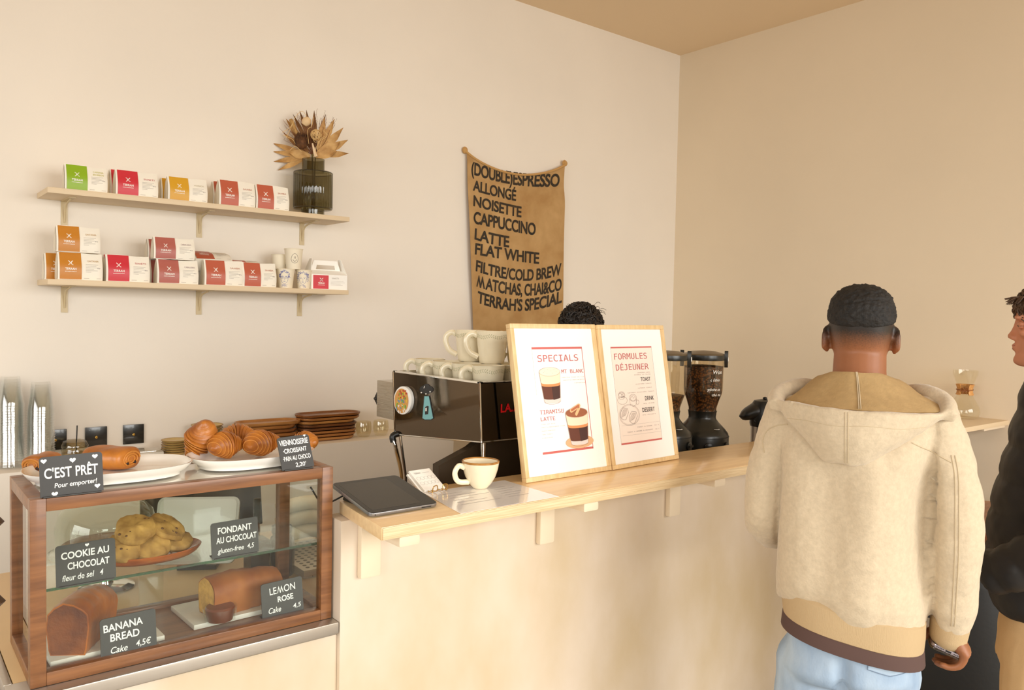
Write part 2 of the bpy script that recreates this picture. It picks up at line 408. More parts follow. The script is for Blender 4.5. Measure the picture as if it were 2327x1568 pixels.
# ------------------------------------------------------------------ two wall shelves
ZU = HC+.4215; ZLO = HC+.091; YS = 3.32
for z, nm, pl in ((ZU, 'upper', 'with coffee bags and the dark glass vase'), (ZLO, 'lower', 'with stacked coffee bags, paper cups and a gift box')):
    s = thing('wall_shelf', '%s beige wall shelf %s' % (nm, pl), 'shelf', (1.11, YB, z-.02), group='beige shelves on the back wall')
    part('board', MB().box((.513, YS, z-.0205), (1.712, YB-.001, z)), SHELF, s, bevel=.0015)
    for x in ([.605, 1.118, 1.585] if nm == 'upper' else [.605, 1.118, 1.577]):
        b = MB().box((x-.0115, YB-.004, z-.123), (x+.0115, YB-.001, z-.021)).box((x-.0115, YS+.06, z-.024), (x+.0115, YB-.001, z-.0207))
        rib = bez([(x, YB-.004, z-.105), (x, YB-.013, z-.075), (x, YB-.04, z-.04), (x, YB-.13, z-.024)], 6)
        b.tube(rib, [.0035]*len(rib), 8)
        part('bracket', b, pm('bracket_enamel', (206, 186, 146), .45), s)
# ------------------------------------------------------------------ coffee bags
BAGW = pm('bag_white', (246, 240, 226), .55, noi=(14, .03), bump=(18, .35))
BAGG = pm('bag_gusset', (228, 218, 198), .6, bump=(25, .5))
INKW = pm('ink_white', (250, 246, 238), .6); INKG = pm('ink_grey', (184, 176, 168), .7)
LABC = dict(green=(142, 178, 30), red=(205, 44, 58), yellow=(214, 160, 38), rust=(188, 92, 66), ochre=(198, 128, 36), pink=(178, 98, 86))
INKC = dict(green=(196, 190, 90), red=(190, 80, 84), yellow=(200, 190, 160), rust=(190, 120, 96), ochre=(190, 150, 90), pink=(150, 120, 130))
BLEND = dict(green='CAFEINA BOURBON', red='SIMETI', yellow='MORADA', rust='SAMBA', ochre='GAITANIA', pink='CABALLERO')
def fy(z, h):
    t = z/h
    return -.004*math.sin(PI*min(t*1.3, 1))+.0035*t+.030*max(t-.45, 0)**1.6
def logo(mb, cx, cy, s, fn):
    for sx in (-1, 1):
        c = [(sx*.42, .5), (sx*.40, .36), (sx*.2, .3), (sx*.12, .1), (sx*.12, -.1), (sx*.2, -.3), (sx*.40, -.36), (sx*.42, -.5)]
        line(mb, [(cx+a*s, cy+b*s) for a, b in c], s*.13, fn=fn)
    for yy in (.12, -.12): line(mb, [(cx-.16*s, cy+yy*s), (cx+.16*s, cy-yy*s)], s*.09, fn=fn)
def bag(x0, x1, y, z, h, kind, label, rz=0., tilt=0., band=(.04, .52), group='coffee bags on the wall shelves'):
    w = x1-x0; d = min(.066, .62*h); t = thing('coffee_bag', label, 'coffee bag', (x0, y, z), rz, group)
    n = 9; prof = [(fy(h*i/n, h), h*i/n) for i in range(n+1)]+[(fy(h, h)+.004, h), (.028+.3*(d-.03), h*.8), (d-.004, h*.42), (d, h*.12), (d-.002, 0)]
    R = []
    for i, u in enumerate((0, .03, .12, .3, .5, .7, .88, .97, 1)):
        e = {0: 1, 1: .35}.get(min(i, 8-i), 0)
        R.append([V((u*w, lerp(a, d*.45, .10*e)+.001*math.sin(9*u+b*60), b*(1-.0*e)+(-.002 if b > .9*h else 0)*math.sin(6*u+x0*40))) for a, b in prof])
    T = Matrix.Rotation(tilt, 4, 'X')
    b = MB().rings(R, True, m=T)
    part('body', b, BAGW, t, local=True, ang=60)
    # left gusset folded inward
    g = MB(); gp = [(a, q) for a, q in prof]; cy = sum(a for a, q in gp)/len(gp)
    g.add([(-.0015, a*.86+cy*.14, q*.94+.003) for a, q in gp]+[(-.0005, cy, h*.2)], [(i, (i+1) % len(gp), len(gp)) for i in range(len(gp))], T)
    part('side_gusset', g, BAGG, t, local=True, smooth=False, label='greyish folded side gusset')
    a0, a1 = band[0]*w, band[1]*w
    fn = lambda p, off=.0016: T @ V((p.x, fy(max(min(p.y, h), 0), h)-off, p.y))
    lb = MB().grid(lambda u, v: fn(V((lerp(a0, a1, u), .002+v*(h-.002), 0)), .0009), 4, 12, thick=T.to_3x3() @ V((0, -.0005, 0)))
    part('label_band', lb, pm('label_'+kind, LABC[kind], .42, bump=(20, .25)), t, local=True, label='%s label band' % {'green': 'lime green', 'red': 'red', 'yellow': 'yellow', 'rust': 'rust red', 'ochre': 'ochre', 'pink': 'dusty pink'}[kind])
    wb = a1-a0; cx = (a0+a1)/2; f2 = lambda p: fn(p, .0019)
    ink = MB(); logo(ink, cx, h*.62, h*.17, f2)
    text(ink, 'TERRAH', cx-wb*.26, h*.36, h*.085, width=wb*.52, bold=.02, fn=f2)
    for k in range(9): line(ink, [(cx-wb*.27+k*wb*.06, h*.30), (cx-wb*.27+k*wb*.06+wb*.045, h*.30)], h*.02, fn=f2)
    part('logo', ink, INKW, t, local=True, smooth=False)
    pr = MB(); c2 = (a1+w)/2; ww = (w-a1)*.62
    nm = BLEND[kind].split(' ')
    for i, s_ in enumerate(nm): text(pr, s_, c2-ww*.35, h*(.68 if len(nm) == 1 else .76)-i*h*.11, h*.068, width=ww*.85, fn=f2)
    part('blend_name', pr, pm('ink_'+kind, INKC[kind], .7), t, local=True, smooth=False)
    pr = MB()
    rr = random.Random(int(x0*1000)+int(z*100))
    for i, L in enumerate((.95, .8, 1.0, .62, .9, .4)):
        yy = h*(.58-.055*i); line(pr, [(c2-ww*.5, yy), (c2-ww*.5+ww*L, yy)], h*.013, fn=f2)
    for q in (0, 1): disc(pr, c2+ww*(.42+.13*q), h*.45, h*.02, h*.02, n=8, fn=f2)
    line(pr, [(a1+(w-a1)*.1, h*.07), (a1+(w-a1)*.35, h*.07)], h*.014, fn=f2); line(pr, [(w-(w-a1)*.3, h*.07), (w-(w-a1)*.1, h*.07)], h*.014, fn=f2)
    part('small_print', pr, INKG, t, local=True, smooth=False)
    return t
YF1 = 3.338; YF2 = 3.412
def row(specs):
    for pxl, pxr, pyt, y, z, kind, label in specs:
        a = pY(pxl, pyt+30, y+.004); b = pY(pxr, pyt+30, y+.004); tp_ = pY(pxl+10, pyt, y+.02)
        bag(a.x, b.x, y, z, tp_.z-z, kind, label)
U = ZU+.0005; L = ZLO+.0005
row([(147, 244, 374, YF1, U, 'green', 'lime green labelled coffee bag at the end of the upper shelf'),
     (263, 359, 386.5, YF1, U, 'red', 'red labelled coffee bag in front on the upper shelf'),
     (381.5, 471, 402, YF1, U, 'yellow', 'bright yellow labelled coffee bag in front on the upper shelf'),
     (498, 580, 409.5, YF1, U, 'rust', 'rust labelled coffee bag next to the yellow ones on the upper shelf'),
     (582, 656.5, 420, YF1, U, 'rust', 'rust labelled coffee bag next to the vase on the upper shelf'),
     (250, 330, 386, YF2, U, 'red', 'red coffee bag peeking out behind another on the upper shelf'),
     (366, 440, 406, YF2, U, 'yellow', 'yellow coffee bag mostly hidden behind another on the upper shelf'),
     (484, 555, 413, YF2, U, 'rust', 'grey-sided coffee bag almost hidden behind the rust labelled one on the upper shelf')])
row([(131, 233, 573, YF1, L, 'ochre', 'ochre labelled coffee bag at the base of the two-high pile'),
     (101, 190, 575, YF2, L, 'ochre', 'ochre coffee bag peeking out at the very end of the lower shelf'),
     (241, 340, 579, YF1, L, 'red', 'red labelled coffee bag in front on the lower shelf'),
     (233, 325, 579, YF2, L, 'red', 'red coffee bag almost hidden behind another on the lower shelf'),
     (357, 450.5, 589.5, YF1, L, 'pink', 'dusty pink labelled coffee bag at the base of its pile'),
     (340, 425, 591, YF2, L, 'pink', 'dusty pink coffee bag behind another at the base of the pile'),
     (464.5, 553, 591, YF1, L, 'rust', 'rust labelled coffee bag next to the pink pile on the lower shelf'),
     (452, 535, 592, YF2, L, 'rust', 'rust coffee bag standing behind, under the tilted bag'),
     (552, 627.5, 597, YF1, L, 'rust', 'rust labelled coffee bag next to the paper cups on the lower shelf')])
hO = pY(141, 573, YF1+.02).z-L
a = pY(129, 545, YF1); b = pY(229, 545, YF1)
bag(a.x, b.x, YF1+.006, L+hO+.0015, pY(135, 513, YF1+.02).z-L-hO, 'ochre', 'ochre labelled coffee bag standing on top of another ochre one')
hP = pY(367, 589.5, YF1+.02).z-L
for y, x0, x1, tpx, lab in ((YF1+.006, 350, 443, 539, 'dusty pink labelled coffee bag on top in front of its pile'), (YF2, 336, 420, 544, 'dusty pink coffee bag on top at the back of the pile')):
    a = pY(x0, 565, y); b = pY(x1, 565, y)
    bag(a.x, b.x, y, L+hP+.002, pY(x0+8, tpx, y+.015).z-L-hP-.001, 'pink', lab)
hS = pY(474, 591, YF1+.02).z-L
a = pY(447, 575, YF1+.02); b = pY(532, 575, YF1+.02)
bag(a.x, b.x, YF1+.035, L+hS+.004, .092, 'rust', 'rust labelled coffee bag leaning back on top of two others', tilt=-1.02)
a = pY(531, 585, YF1+.03); b = pY(597, 590, YF1+.03)
bag(a.x, b.x, YF1+.05, L+hS-.004, .082, 'rust', 'small rust coffee bag lying flat on top next to the paper cups', tilt=-1.28)
# ------------------------------------------------------------------ paper cups
INKB = pm('ink_blue', (84, 92, 168), .7); INKD = pm('ink_dark', (96, 84, 78), .7)
def pcup(px, pyb, y, z, r0, r1, h, label, art, name='paper_cup'):
    c = pY(px, pyb, y); t = thing(name, label, 'paper cup', (c.x, y, z), 0, 'paper cups on the lower shelf')
    part('cup_wall', MB().lathe([(r0-.002, .004), (r0, .0), (r1, h-.003), (r1+.002, h-.002), (r1+.002, h), (r1-.0008, h), (r0-.001, .005)], 32), CARD, t, local=True)
    part('rim', MB().tube([(r1*math.cos(q), r1*math.sin(q), h-.001) for q in np.linspace(0, 2*PI, 33)[:-1]], .002, 8, True), CARD, t, local=True)
    if art:
        a0 = math.radians(-122 if art != 'smile' else -105)
        def fn(p):
            q = p.y*h; r = lerp(r0, r1, p.y)+.0006; a = a0+p.x*h/r
            return V((r*math.cos(a), r*math.sin(a), q))
        m = MB(); rr = random.Random(len(label))
        if art == 'smile':
            line(m, [(.17*math.cos(q)*(1-.12*math.sin(q)), .52+.23*math.sin(q)) for q in np.linspace(0, 2*PI, 25)[:-1]], .014, closed=True, fn=fn)
            for s in (-1, 1): line(m, [(s*.03, .62), (s*.03, .51)], .016, fn=fn)
            line(m, [(-.09, .46), (-.05, .40), (0, .37), (.05, .40), (.09, .47)], .018, fn=fn)
            part('printed_smile', m, INKD, t, local=True, smooth=False)
            m = MB(); disc(m, -.62, .2, .075, .075, n=4, fn=fn); part('stamp', m, pm('stamp_teal', (70, 120, 132), .6), t, local=True, smooth=False)
        else:
            hr = .25 if art == 'curls' else .30
            for i in range(120):
                q = rr.uniform(-.5, PI+.5); R_ = rr.uniform(.8, 1.25)
                x = hr*R_*math.cos(q); yy = .60+.26*R_*math.sin(q) if q < PI and q > 0 else .60-rr.uniform(0, .3 if art != 'curls' else .05)
                line(m, [(x, yy), (x+rr.uniform(-.03, .03), yy+rr.uniform(-.03, .04)), (x+rr.uniform(-.05, .05), yy+rr.uniform(-.04, .04))], .012, fn=fn)
            line(m, [(-.2, .62), (-.19, .45), (-.13, .3), (0, .2), (.13, .3), (.19, .45), (.2, .62)], .012, fn=fn)
            for s in (-1, 1):
                line(m, [(s*.15, .60), (s*.09, .62), (s*.04, .60)], .014, fn=fn); disc(m, s*.095, .545, .03, .014, n=10, fn=fn)
                if art == 'curls': line(m, [(s*.1+.07*math.cos(q), .54+.055*math.sin(q)) for q in np.linspace(0, 2*PI, 15)[:-1]], .009, closed=True, fn=fn)
            line(m, [(.0, .55), (.02, .44), (-.01, .42)], .009, fn=fn); line(m, [(-.06, .345), (0, .36), (.06, .345)], .014, fn=fn); line(m, [(-.04, .325), (.04, .325)], .01, fn=fn)
            for i in range(14): line(m, [(rr.uniform(-.2, .2), rr.uniform(.05, .2)) for _ in range(3)], .007, fn=fn)
            part('printed_face', m, INKB, t, local=True, smooth=False)
    return t
pcup(649, 640, 3.368, L, .029, .0375, .082, 'paper cup printed with a blue drawing of a face in glasses', 'curls')
pcup(690, 640, 3.368, L, .0265, .0345, .081, 'paper cup printed with a blue drawing of a face with full hair', 'bob')
pcup(667, 590, 3.375, L+.0835, .031, .0395, .089, 'tall paper cup with a small smiling outline, standing on two others', 'smile')
pcup(637, 590, 3.44, L+.0835, .032, .036, .065, 'small plain paper cup behind the cup with the smile', None)
pcup(640, 640, 3.45, L, .030, .037, .081, 'plain paper cup standing behind the two drawn faces', None)
# ------------------------------------------------------------------ gift box
x0 = pY(708, 630, 3.345).x; x1 = pY(789, 630, 3.345).x; wB = x1-x0; hB = .085
gb = thing('gift_box', 'white carton with carrying handle and red label at the end of the lower shelf', 'gift box', (x0, 3.345, L))
dB = .09; prof = [(0, 0), (0, hB*.78), (dB*.5-.004, hB*1.02), (dB*.5+.004, hB*1.02), (dB, hB*.78), (dB, 0)]
part('carton', MB().rings([[V((q, a, b)) for a, b in prof] for q in (0, wB)]), PAPER, gb, local=True, smooth=False)
hd = MB(); hz = hB*1.0; hh = .046
hd.add([(.012, dB*.5, hz), (wB-.012, dB*.5, hz), (wB-.03, dB*.5, hz+hh), (.03, dB*.5, hz+hh)], [(0, 1, 2, 3)])
hm = MB(); po = [(.012, hz-.004), (wB-.012, hz-.004), (wB-.03, hz+hh), (.03, hz+hh)]; pi = [(.04, hz+.006), (wB-.04, hz+.006), (wB-.044, hz+hh*.55), (.044, hz+hh*.55)]
for k in range(4):
    a, b, c, d = po[k], po[(k+1) % 4], pi[(k+1) % 4], pi[k]
    hm.add([(p[0], yy, p[1]) for yy in (dB*.5-.003, dB*.5) for p in (a, b, c, d)], [(0, 1, 2, 3), (7, 6, 5, 4), (0, 4, 5, 1), (1, 5, 6, 2), (2, 6, 7, 3), (3, 7, 4, 0)])
part('handle', hm, PAPER, gb, local=True, smooth=False)
for s, xa in ((-1, 0), (1, wB)):
    f = MB(); q = .018*(-s)
    f.add([(xa, .004, hB*.78), (xa, dB-.004, hB*.78), (xa+q, dB*.5+.012, hz+hh*1.15), (xa+q, dB*.5-.012, hz+hh*1.15)]+[(xa+s*.002, .004, hB*.78), (xa+s*.002, dB-.004, hB*.78), (xa+q+s*.002, dB*.5+.012, hz+hh*1.15), (xa+q+s*.002, dB*.5-.012, hz+hh*1.15)], [(0, 1, 2, 3), (7, 6, 5, 4), (0, 4, 5, 1), (1, 5, 6, 2), (2, 6, 7, 3), (3, 7, 4, 0)])
    part('end_flap', f, PAPER, gb, local=True, smooth=False)
fn = lambda p: V((p.x, -.0012, p.y))
part('label_band', MB().box((.008, -.0008, .002), (wB*.47, 0, hB*.74)), pm('label_red', LABC['red'], .42), gb, local=True, label='red label')
ink = MB(); logo(ink, wB*.27, hB*.5, .017, fn); text(ink, 'TERRAH', wB*.27-.016, hB*.28, .0075, width=.032, bold=.02, fn=fn); line(ink, [(wB*.27-.017, hB*.22), (wB*.27+.017, hB*.22)], .0014, fn=fn)
part('logo', ink, INKW, gb, local=True, smooth=False)
pr = MB(); text(pr, 'SIMETI', wB*.56, hB*.56, .007, width=.034, fn=fn)
for i, q in enumerate((.9, 1., .7, .85)): line(pr, [(wB*.53, hB*(.45-.07*i)), (wB*(.53+.4*q), hB*(.45-.07*i))], .001, fn=fn)
part('small_print', pr, INKG, gb, local=True, smooth=False)
# ------------------------------------------------------------------ vase with dried flowers
vc = pY(711, 470, 3.425); vz = ZU+.0005; vp = V((vc.x, 3.425, vz))
VG = glass('smoke_glass', (208, 204, 184), .7, .05, .03)
va = thing('vase', 'dark smoked ribbed glass vase on the upper wall shelf', 'vase', vp)
R0, R1, R2 = .050, .086, .050
h1, h2, h3, h4 = .028, .034, .192, .198
hv = pY(711, 362, 3.425).z-vz
part('foot', MB().lathe([(R0, 0), (R0+.001, .004), (R0+.001, h1), (R0-.003, h1), (R0-.003, .008), (.001, .008), (.001, 0)], 40, cap=False), VG, va, local=True)
seg = 144; rb = []
for r, z in ((R0, h1), (R1-.006, h1+.001), (R1, h2), (R1, h3), (R1-.004, h4), (R2, h4+.001)):
    rb.append([V(((r+(.0013*math.cos(36*2*PI*k/seg) if r > R1-.002 else 0))*math.cos(2*PI*k/seg), (r+(.0013*math.cos(36*2*PI*k/seg) if r > R1-.002 else 0))*math.sin(2*PI*k/seg), z)) for k in range(seg)])
part('ribbed_body', MB().rings(rb, False), VG, va, local=True, ang=60)
part('ribbed_lining', MB().rings([[p*.955+V((0, 0, .002)) for p in r] for r in rb[1:5]], False), VG, va, local=True)
part('neck', MB().lathe([(R2, h4), (R2, hv), (R2-.003, hv), (R2-.003, h4)], 40, cap=False), VG, va, local=True)
part('collar_ring', MB().tube([(R1*math.cos(q), R1*math.sin(q), h3+.002) for q in np.linspace(0, 2*PI, 49)[:-1]], .0018, 8, True), pm('smoke_rim', (40, 38, 30), .1, coat=1), va, local=True)
part('base_ring', MB().tube([(R1*math.cos(q), R1*math.sin(q), h2) for q in np.linspace(0, 2*PI, 49)[:-1]], .0018, 8, True), MATS['smoke_rim'], va, local=True)
bq = thing('dried_bouquet', 'bouquet of dried palm fans, banksia and twig ball in the dark vase', 'dried flowers', vp+V((0, 0, .012)))
Xd = V((CR.x, CR.y, 0)).normalized(); Yd = V((-Xd.y, Xd.x, 0)); PXM = 1/ (FPX/ (vp-V((0, 0, HC))).dot(CF))
def bp(px, py, dep=0.): return Xd*((px-711)*PXM)+V((0, 0, hv+(360-py)*PXM-.012))-Yd*dep
def leaf(mb, a, b, wd, dep, bend=.0):
    A = bp(*a, dep[0]); B = bp(*b, dep[1]); d = (B-A); n = 8; L_ = d.length; d.normalize()
    q = d.cross(Yd).normalized(); rows = []
    for i in range(n+1):
        t = i/n; wv = wd*(math.sin(PI*min(t*.62+.16, 1))**1.2 if t < .72 else (1-t)/.28*.74+.02); c = A+d*(L_*t)-Yd*bend*math.sin(PI*t)
        rows.append([c-q*wv-Yd*.004, c+Yd*.0008+Yd*0, c+q*wv-Yd*.004, c+Yd*.0028])
    mb.rings(rows, True)
PALM = pm('dried_palm', (216, 174, 112), .65, noi=(22, .3), bump=(60, .3), c2=(172, 124, 66))
PALMD = pm('dried_palm_dark', (150, 106, 62), .7, noi=(22, .3))
base = (714, 358)
fr = MB()
for tip, wd in (((738, 268), .016), ((760, 271), .015), ((780, 290), .017), ((791, 317), .017), ((793, 347), .014)):
    mid = (lerp(722, tip[0], .12), lerp(352, tip[1], .12)); leaf(fr, mid, tip, wd, (.012, .02), -.004)
leaf(fr, (718, 356), (772, 322), .026, (.014, .018)); leaf(fr, (718, 356), (766, 342), .020, (.015, .019))
part('palm_fan', fr, PALM, bq, local=True)
fl = MB()
for tip, wd in (((615, 324), .012), ((616, 343), .012), ((619, 366), .012), ((629, 385), .012), ((640, 300), .011), ((646, 268), .014)):
    leaf(fl, (lerp(706, tip[0], .12), lerp(352, tip[1], .1)), tip, wd, (.0, -.015), -.006)
leaf(fl, (704, 354), (655, 345), .020, (.002, -.004))
part('palm_fan', fl, PALM, bq, local=True)
fm = MB()
for tip, wd in (((710, 249), .011), ((736, 257), .010), ((662, 258), .009), ((677, 250), .010), ((692, 248), .010)):
    leaf(fm, (lerp(712, tip[0], .2), lerp(352, tip[1], .2)), tip, wd, (-.01, -.015), 0)
part('palm_fan', fm, PALMD, bq, local=True)
bk = MB(); c = bp(687, 325, .03); rr = random.Random(4)
bk.ell(c, (.028, .028, .031))
for i in range(260):
    q = rr.uniform(0, 2*PI); z = rr.uniform(-.9, .95); s = math.sqrt(1-z*z); n_ = V((s*math.cos(q), s*math.sin(q), z)); p = c+V((n_.x*.028, n_.y*.028, n_.z*.031))
    bk.tube([p, p+n_*.002+V((0, 0, .009)), p+V((n_.x*.003, n_.y*.003, .016))], [.0012, .001, .0004], 4)
part('banksia_cone', bk, pm('banksia', (112, 70, 34), .8, noi=(60, .4), c2=(70, 42, 20)), bq, local=True)
bl = MB(); c = bp(721, 309, .035)
for i in range(26):
    a = V((rr.gauss(0, 1), rr.gauss(0, 1), rr.gauss(0, 1))).normalized(); u = a.orthogonal().normalized(); v_ = a.cross(u); r_ = .0255*rr.uniform(.93, 1.0)
    bl.tube([c+(u*math.cos(q)+v_*math.sin(q))*r_ for q in np.linspace(0, 2*PI, 25)[:-1]], .0009, 5, True)
part('twig_ball', bl, pm('pale_twig', (226, 190, 130), .6), bq, local=True)
pod = MB().lathe([(.001, -.02), (.012, -.018), (.0195, -.006), (.0195, .006), (.013, .017), (.008, .0205), (.0085, .016), (.004, .008), (.001, .006)], 24, Matrix.Translation(bp(698, 279, .03)) @ Matrix.Rotation(.5, 4, 'Y') @ Matrix.Rotation(.35, 4, 'X'))
part('seed_pod', pod, pm('pod_cream', (228, 196, 150), .6), bq, local=True)
sp = MB(); A = bp(720, 357, .03); B = bp(712, 327, .03)
sp.tube([lerp(A, B, k/24) for k in range(25)], [lerp(.0085, .003, k/24)+(.0006 if k % 2 else -.0004) for k in range(25)], 14)
part('shell_spiral', sp, pm('shell', (240, 214, 176), .5), bq, local=True)
st = MB().tube(bez([bp(659, 272, .005), bp(668, 290, .005), bp(680, 322, .0)], 5), [.008, .0085, .009, .009, .0085, .008, .008, .008, .007, .007, .006], 10)
part('dried_stem', st, pm('stem_tan', (196, 152, 88), .7, noi=(40, .3)), bq, local=True)
tw = MB()
for i in range(46):
    q = rr.uniform(-1.15, .75); L_ = rr.uniform(70, 108); a = (712, 352); b = (712+L_*math.sin(q)*.9, 352-L_*math.cos(q))
    m_ = ((a[0]+b[0])/2+rr.uniform(-8, 8), (a[1]+b[1])/2+rr.uniform(-6, 6)); dp = rr.uniform(-.02, .02)
    P = bez([bp(*a, 0), bp(*m_, dp), bp(*b, dp)], 4); tw.tube(P, [.0008]*8+[.0004], 4)
    for k in range(4):
        o = P[-1-k] ; tw.tube([o, o+V((rr.uniform(-.006, .006), rr.uniform(-.004, .004), rr.uniform(.002, .01)))], [.0006, .0005], 4)
part('twigs', tw, pm('twig_brown', (134, 84, 52), .8), bq, local=True)
cu_ = MB()
for pts in (((655, 318), (668, 290), (676, 270), (690, 258), (700, 268)), ((646, 306), (662, 296), (670, 285)), ((648, 312), (668, 320), (676, 330)), ((738, 300), (746, 312), (722, 326), (715, 318)), ((706, 330), (703, 300), (712, 290), (716, 270)), ((722, 360), (722, 340), (732, 320), (742, 312)), ((664, 345), (676, 336), (690, 348))):
    cu_.tube(bez([bp(*p, .045) for p in pts], 6), .0010, 5)
part('curled_vine', cu_, pm('pale_twig', (226, 190, 130), .6), bq, local=True)
sb = MB()
for k in range(7): sb.tube([V((.006*math.cos(k), .006*math.sin(k), .0)), V((.009*math.cos(k*2), .009*math.sin(k*2), hv+.01))], .0022, 6)
part('stems', sb, pm('stem_green', (120, 104, 52), .7), bq, local=True)
# ------------------------------------------------------------------ burlap sack
BUR = pm('burlap', (222, 180, 122), .9, noi=(9, .22), c2=(198, 152, 94))
nt = BUR.node_tree; tc = nt.nodes.new('ShaderNodeTexCoord'); bpn = nt.nodes.new('ShaderNodeBump'); bpn.inputs['Distance'].default_value = .0015; bpn.inputs['Strength'].default_value = .6
ad = nt.nodes.new('ShaderNodeMath'); ad.operation = 'ADD'
for ax, sc in (('X', 260), ('Z', 260)):
    wv = nt.nodes.new('ShaderNodeTexWave'); wv.bands_direction = ax; wv.inputs['Scale'].default_value = sc; wv.inputs['Distortion'].default_value = 2
    nt.links.new(tc.outputs['Object'], wv.inputs[0]); nt.links.new(wv.outputs['Fac'], ad.inputs[0 if ax == 'X' else 1])
nt.links.new(ad.outputs[0], bpn.inputs['Height']); nt.links.new(bpn.outputs[0], nt.nodes['Principled BSDF'].inputs['Normal'])
SY = 3.525
le = [(338, 1057), (352, 1063), (420, 1063), (600, 1069), (700, 1074), (830, 1080)]
re_ = [(368, 1285), (382, 1281), (420, 1279), (460, 1283), (600, 1280), (700, 1278), (830, 1276)]
tl = pY(1060, 343, SY); tr = pY(1283, 373, SY); zbot = HC-.16
def edge_x(tab, z, x):
    lo = pY(x, 300, SY).z; py = 300
    for _ in range(12):
        p = pY(interp(tab, py), py, SY); py += (p.z-z)*FPX/4.4
    return pY(interp(tab, py), py, SY).x
EL = [(z, edge_x(le, z, 1065)) for z in np.linspace(zbot, HC+.88, 30)]
ER = [(z, edge_x(re_, z, 1280)) for z in np.linspace(zbot, HC+.9, 30)]
def sack_top(u): return lerp(tl.z, tr.z, u)-.098*(4*u*(1-u))**.8*(1-.15*u)
def sack_y(x, z):
    u = (x-tl.x)/(tr.x-tl.x)
    return SY-.010*math.sin(u*PI)-.016*max(0, 1-u*7)*min(1, (HC+.85-z)*1.4)-.006*math.sin(u*9+z*2.5)-.004*math.sin(z*7+u*3)
def sack(u, v):
    z = lerp(sack_top(u), zbot, v); x = lerp(interp(EL, z), interp(ER, z), u); return V((x, sack_y(x, z), z))
sk = thing('burlap_menu', 'brown burlap sack hung on the wall as a painted coffee menu', 'wall hanging', (2.87, YB, zbot))
part('cloth', MB().grid(sack, 48, 60, thick=(0, .002, 0)), BUR, sk, ang=80)
hem = MB().tube([sack(u, 0)+V((0, -.001, -.002)) for u in np.linspace(0, 1, 40)], .0065, 8)
part('rolled_hem', hem, pm('burlap_hem', (196, 152, 92), .9, bump=(200, .6)), sk)
for u, s in ((0, -1), (1, 1)):
    c = sack(u, 0); k = MB().ell(c+V((s*.002, .006, .004)), (.014, .014, .016)); k.tube([c+V((s*.012*math.cos(q), .008, .006+.014*math.sin(q))) for q in np.linspace(0, 2*PI, 17)[:-1]], .005, 8, True)
    part('corner_knot', k, pm('burlap_hem', (172, 126, 70), .9), sk)
tx = MB()
def sline(s, bl, br, h, mid=None):
    mid = mid or ((bl[0]+br[0])/2, (bl[1]+br[1])/2+2)
    cx_ = 2*mid[0]-.5*(bl[0]+br[0]); cy_ = 2*mid[1]-.5*(bl[1]+br[1])
    vs0, fs, W = glyphs(s, 'sans', .010, .06, .95)
    for ox, oy in ((0, 0), (.030, .006), (.012, .03), (.034, .034)):
        out = []
        for a in vs0:
            t = (a.x+ox)/W; px = (1-t)**2*bl[0]+2*t*(1-t)*cx_+t*t*br[0]; py = (1-t)**2*bl[1]+2*t*(1-t)*cy_+t*t*br[1]-(a.y+oy-.015)/CAP*h
            p = pY(px, py, SY-.012); p.y = sack_y(p.x, p.z)-.0016; out.append(p)
        tx.add(out, fs)
sline('(DOUBLE)ESPRESSO', (1074, 394), (1271, 423), 29, (1165, 418))
sline('ALLONGÉ', (1076.5, 431.6), (1174.5, 456), 25)
sline('NOISETTE', (1077, 467), (1187, 493.5), 25)
sline('CAPPUCCINO', (1077.4, 506.6), (1219.5, 534), 28)
sline('LATTE', (1079, 543), (1155.5, 562), 26)
sline('FLAT WHITE', (1080, 577), (1227, 599), 26)
sline('FILTRE/COLD BREW', (1082.6, 615), (1277, 623), 26, (1183, 637))
sline('MATCHAS, CHAI&CO', (1084.8, 650), (1277, 658), 27, (1183, 671))
sline("TERRAH'S SPECIAL", (1088.8, 687), (1277, 687), 27, (1180, 706))
part('painted_lettering', tx, pm('black_paint', (38, 32, 24), .8, noi=(30, .3), c2=(62, 48, 30)), sk, smooth=False)
# ------------------------------------------------------------------ pastry display case
CX0, CX1, CY0, CY1 = .226, .817, 1.648, 1.908; CZ0 = ZB; CZ1 = HC-.352; pw = .026
dc = thing('display_case', 'walnut framed glass pastry case on the steel ledge', 'display case', ((CX0+CX1)/2, (CY0+CY1)/2, CZ0))
f = MB()
for x in (CX0, CX1-pw):
    for y in (CY0, CY1-pw): f.box((x, y, CZ0), (x+pw, y+pw, CZ1))
for z in (CZ0, CZ1-.024):
    f.box((CX0+pw, CY0, z), (CX1-pw, CY0+pw, z+.024)); f.box((CX0+pw, CY1-pw, z), (CX1-pw, CY1, z+.024))
    for x in (CX0, CX1-pw): f.box((x, CY0+pw, z), (x+pw, CY1-pw, z+.024))
part('frame', f, WALNUT, dc, bevel=.0015)
part('floor_panel', MB().box((CX0+pw, CY0+pw, CZ0+.004), (CX1-pw, CY1-pw, CZ0+.016)), wood('walnut_floor', (150, 100, 58), (122, 78, 44), .35, (1, 12, 12), 8), dc)
part('front_pane', MB().box((CX0+pw, CY0+.012, CZ0+.022), (CX1-pw, CY0+.015, CZ1-.022)), PANE, dc)
for x in (CX0+.01, CX1-.013): part('side_pane', MB().box((x, CY0+pw, CZ0+.022), (x+.003, CY1-pw, CZ1-.022)), PANE, dc)
xm = .5*(CX0+CX1)-.05
part('sliding_door', MB().box((CX0+pw, CY1-.016, CZ0+.022), (xm+.05, CY1-.013, CZ1-.022)), PANE, dc)
part('sliding_door', MB().box((xm, CY1-.010, CZ0+.022), (CX1-pw, CY1-.007, CZ1-.022)), PANE, dc)
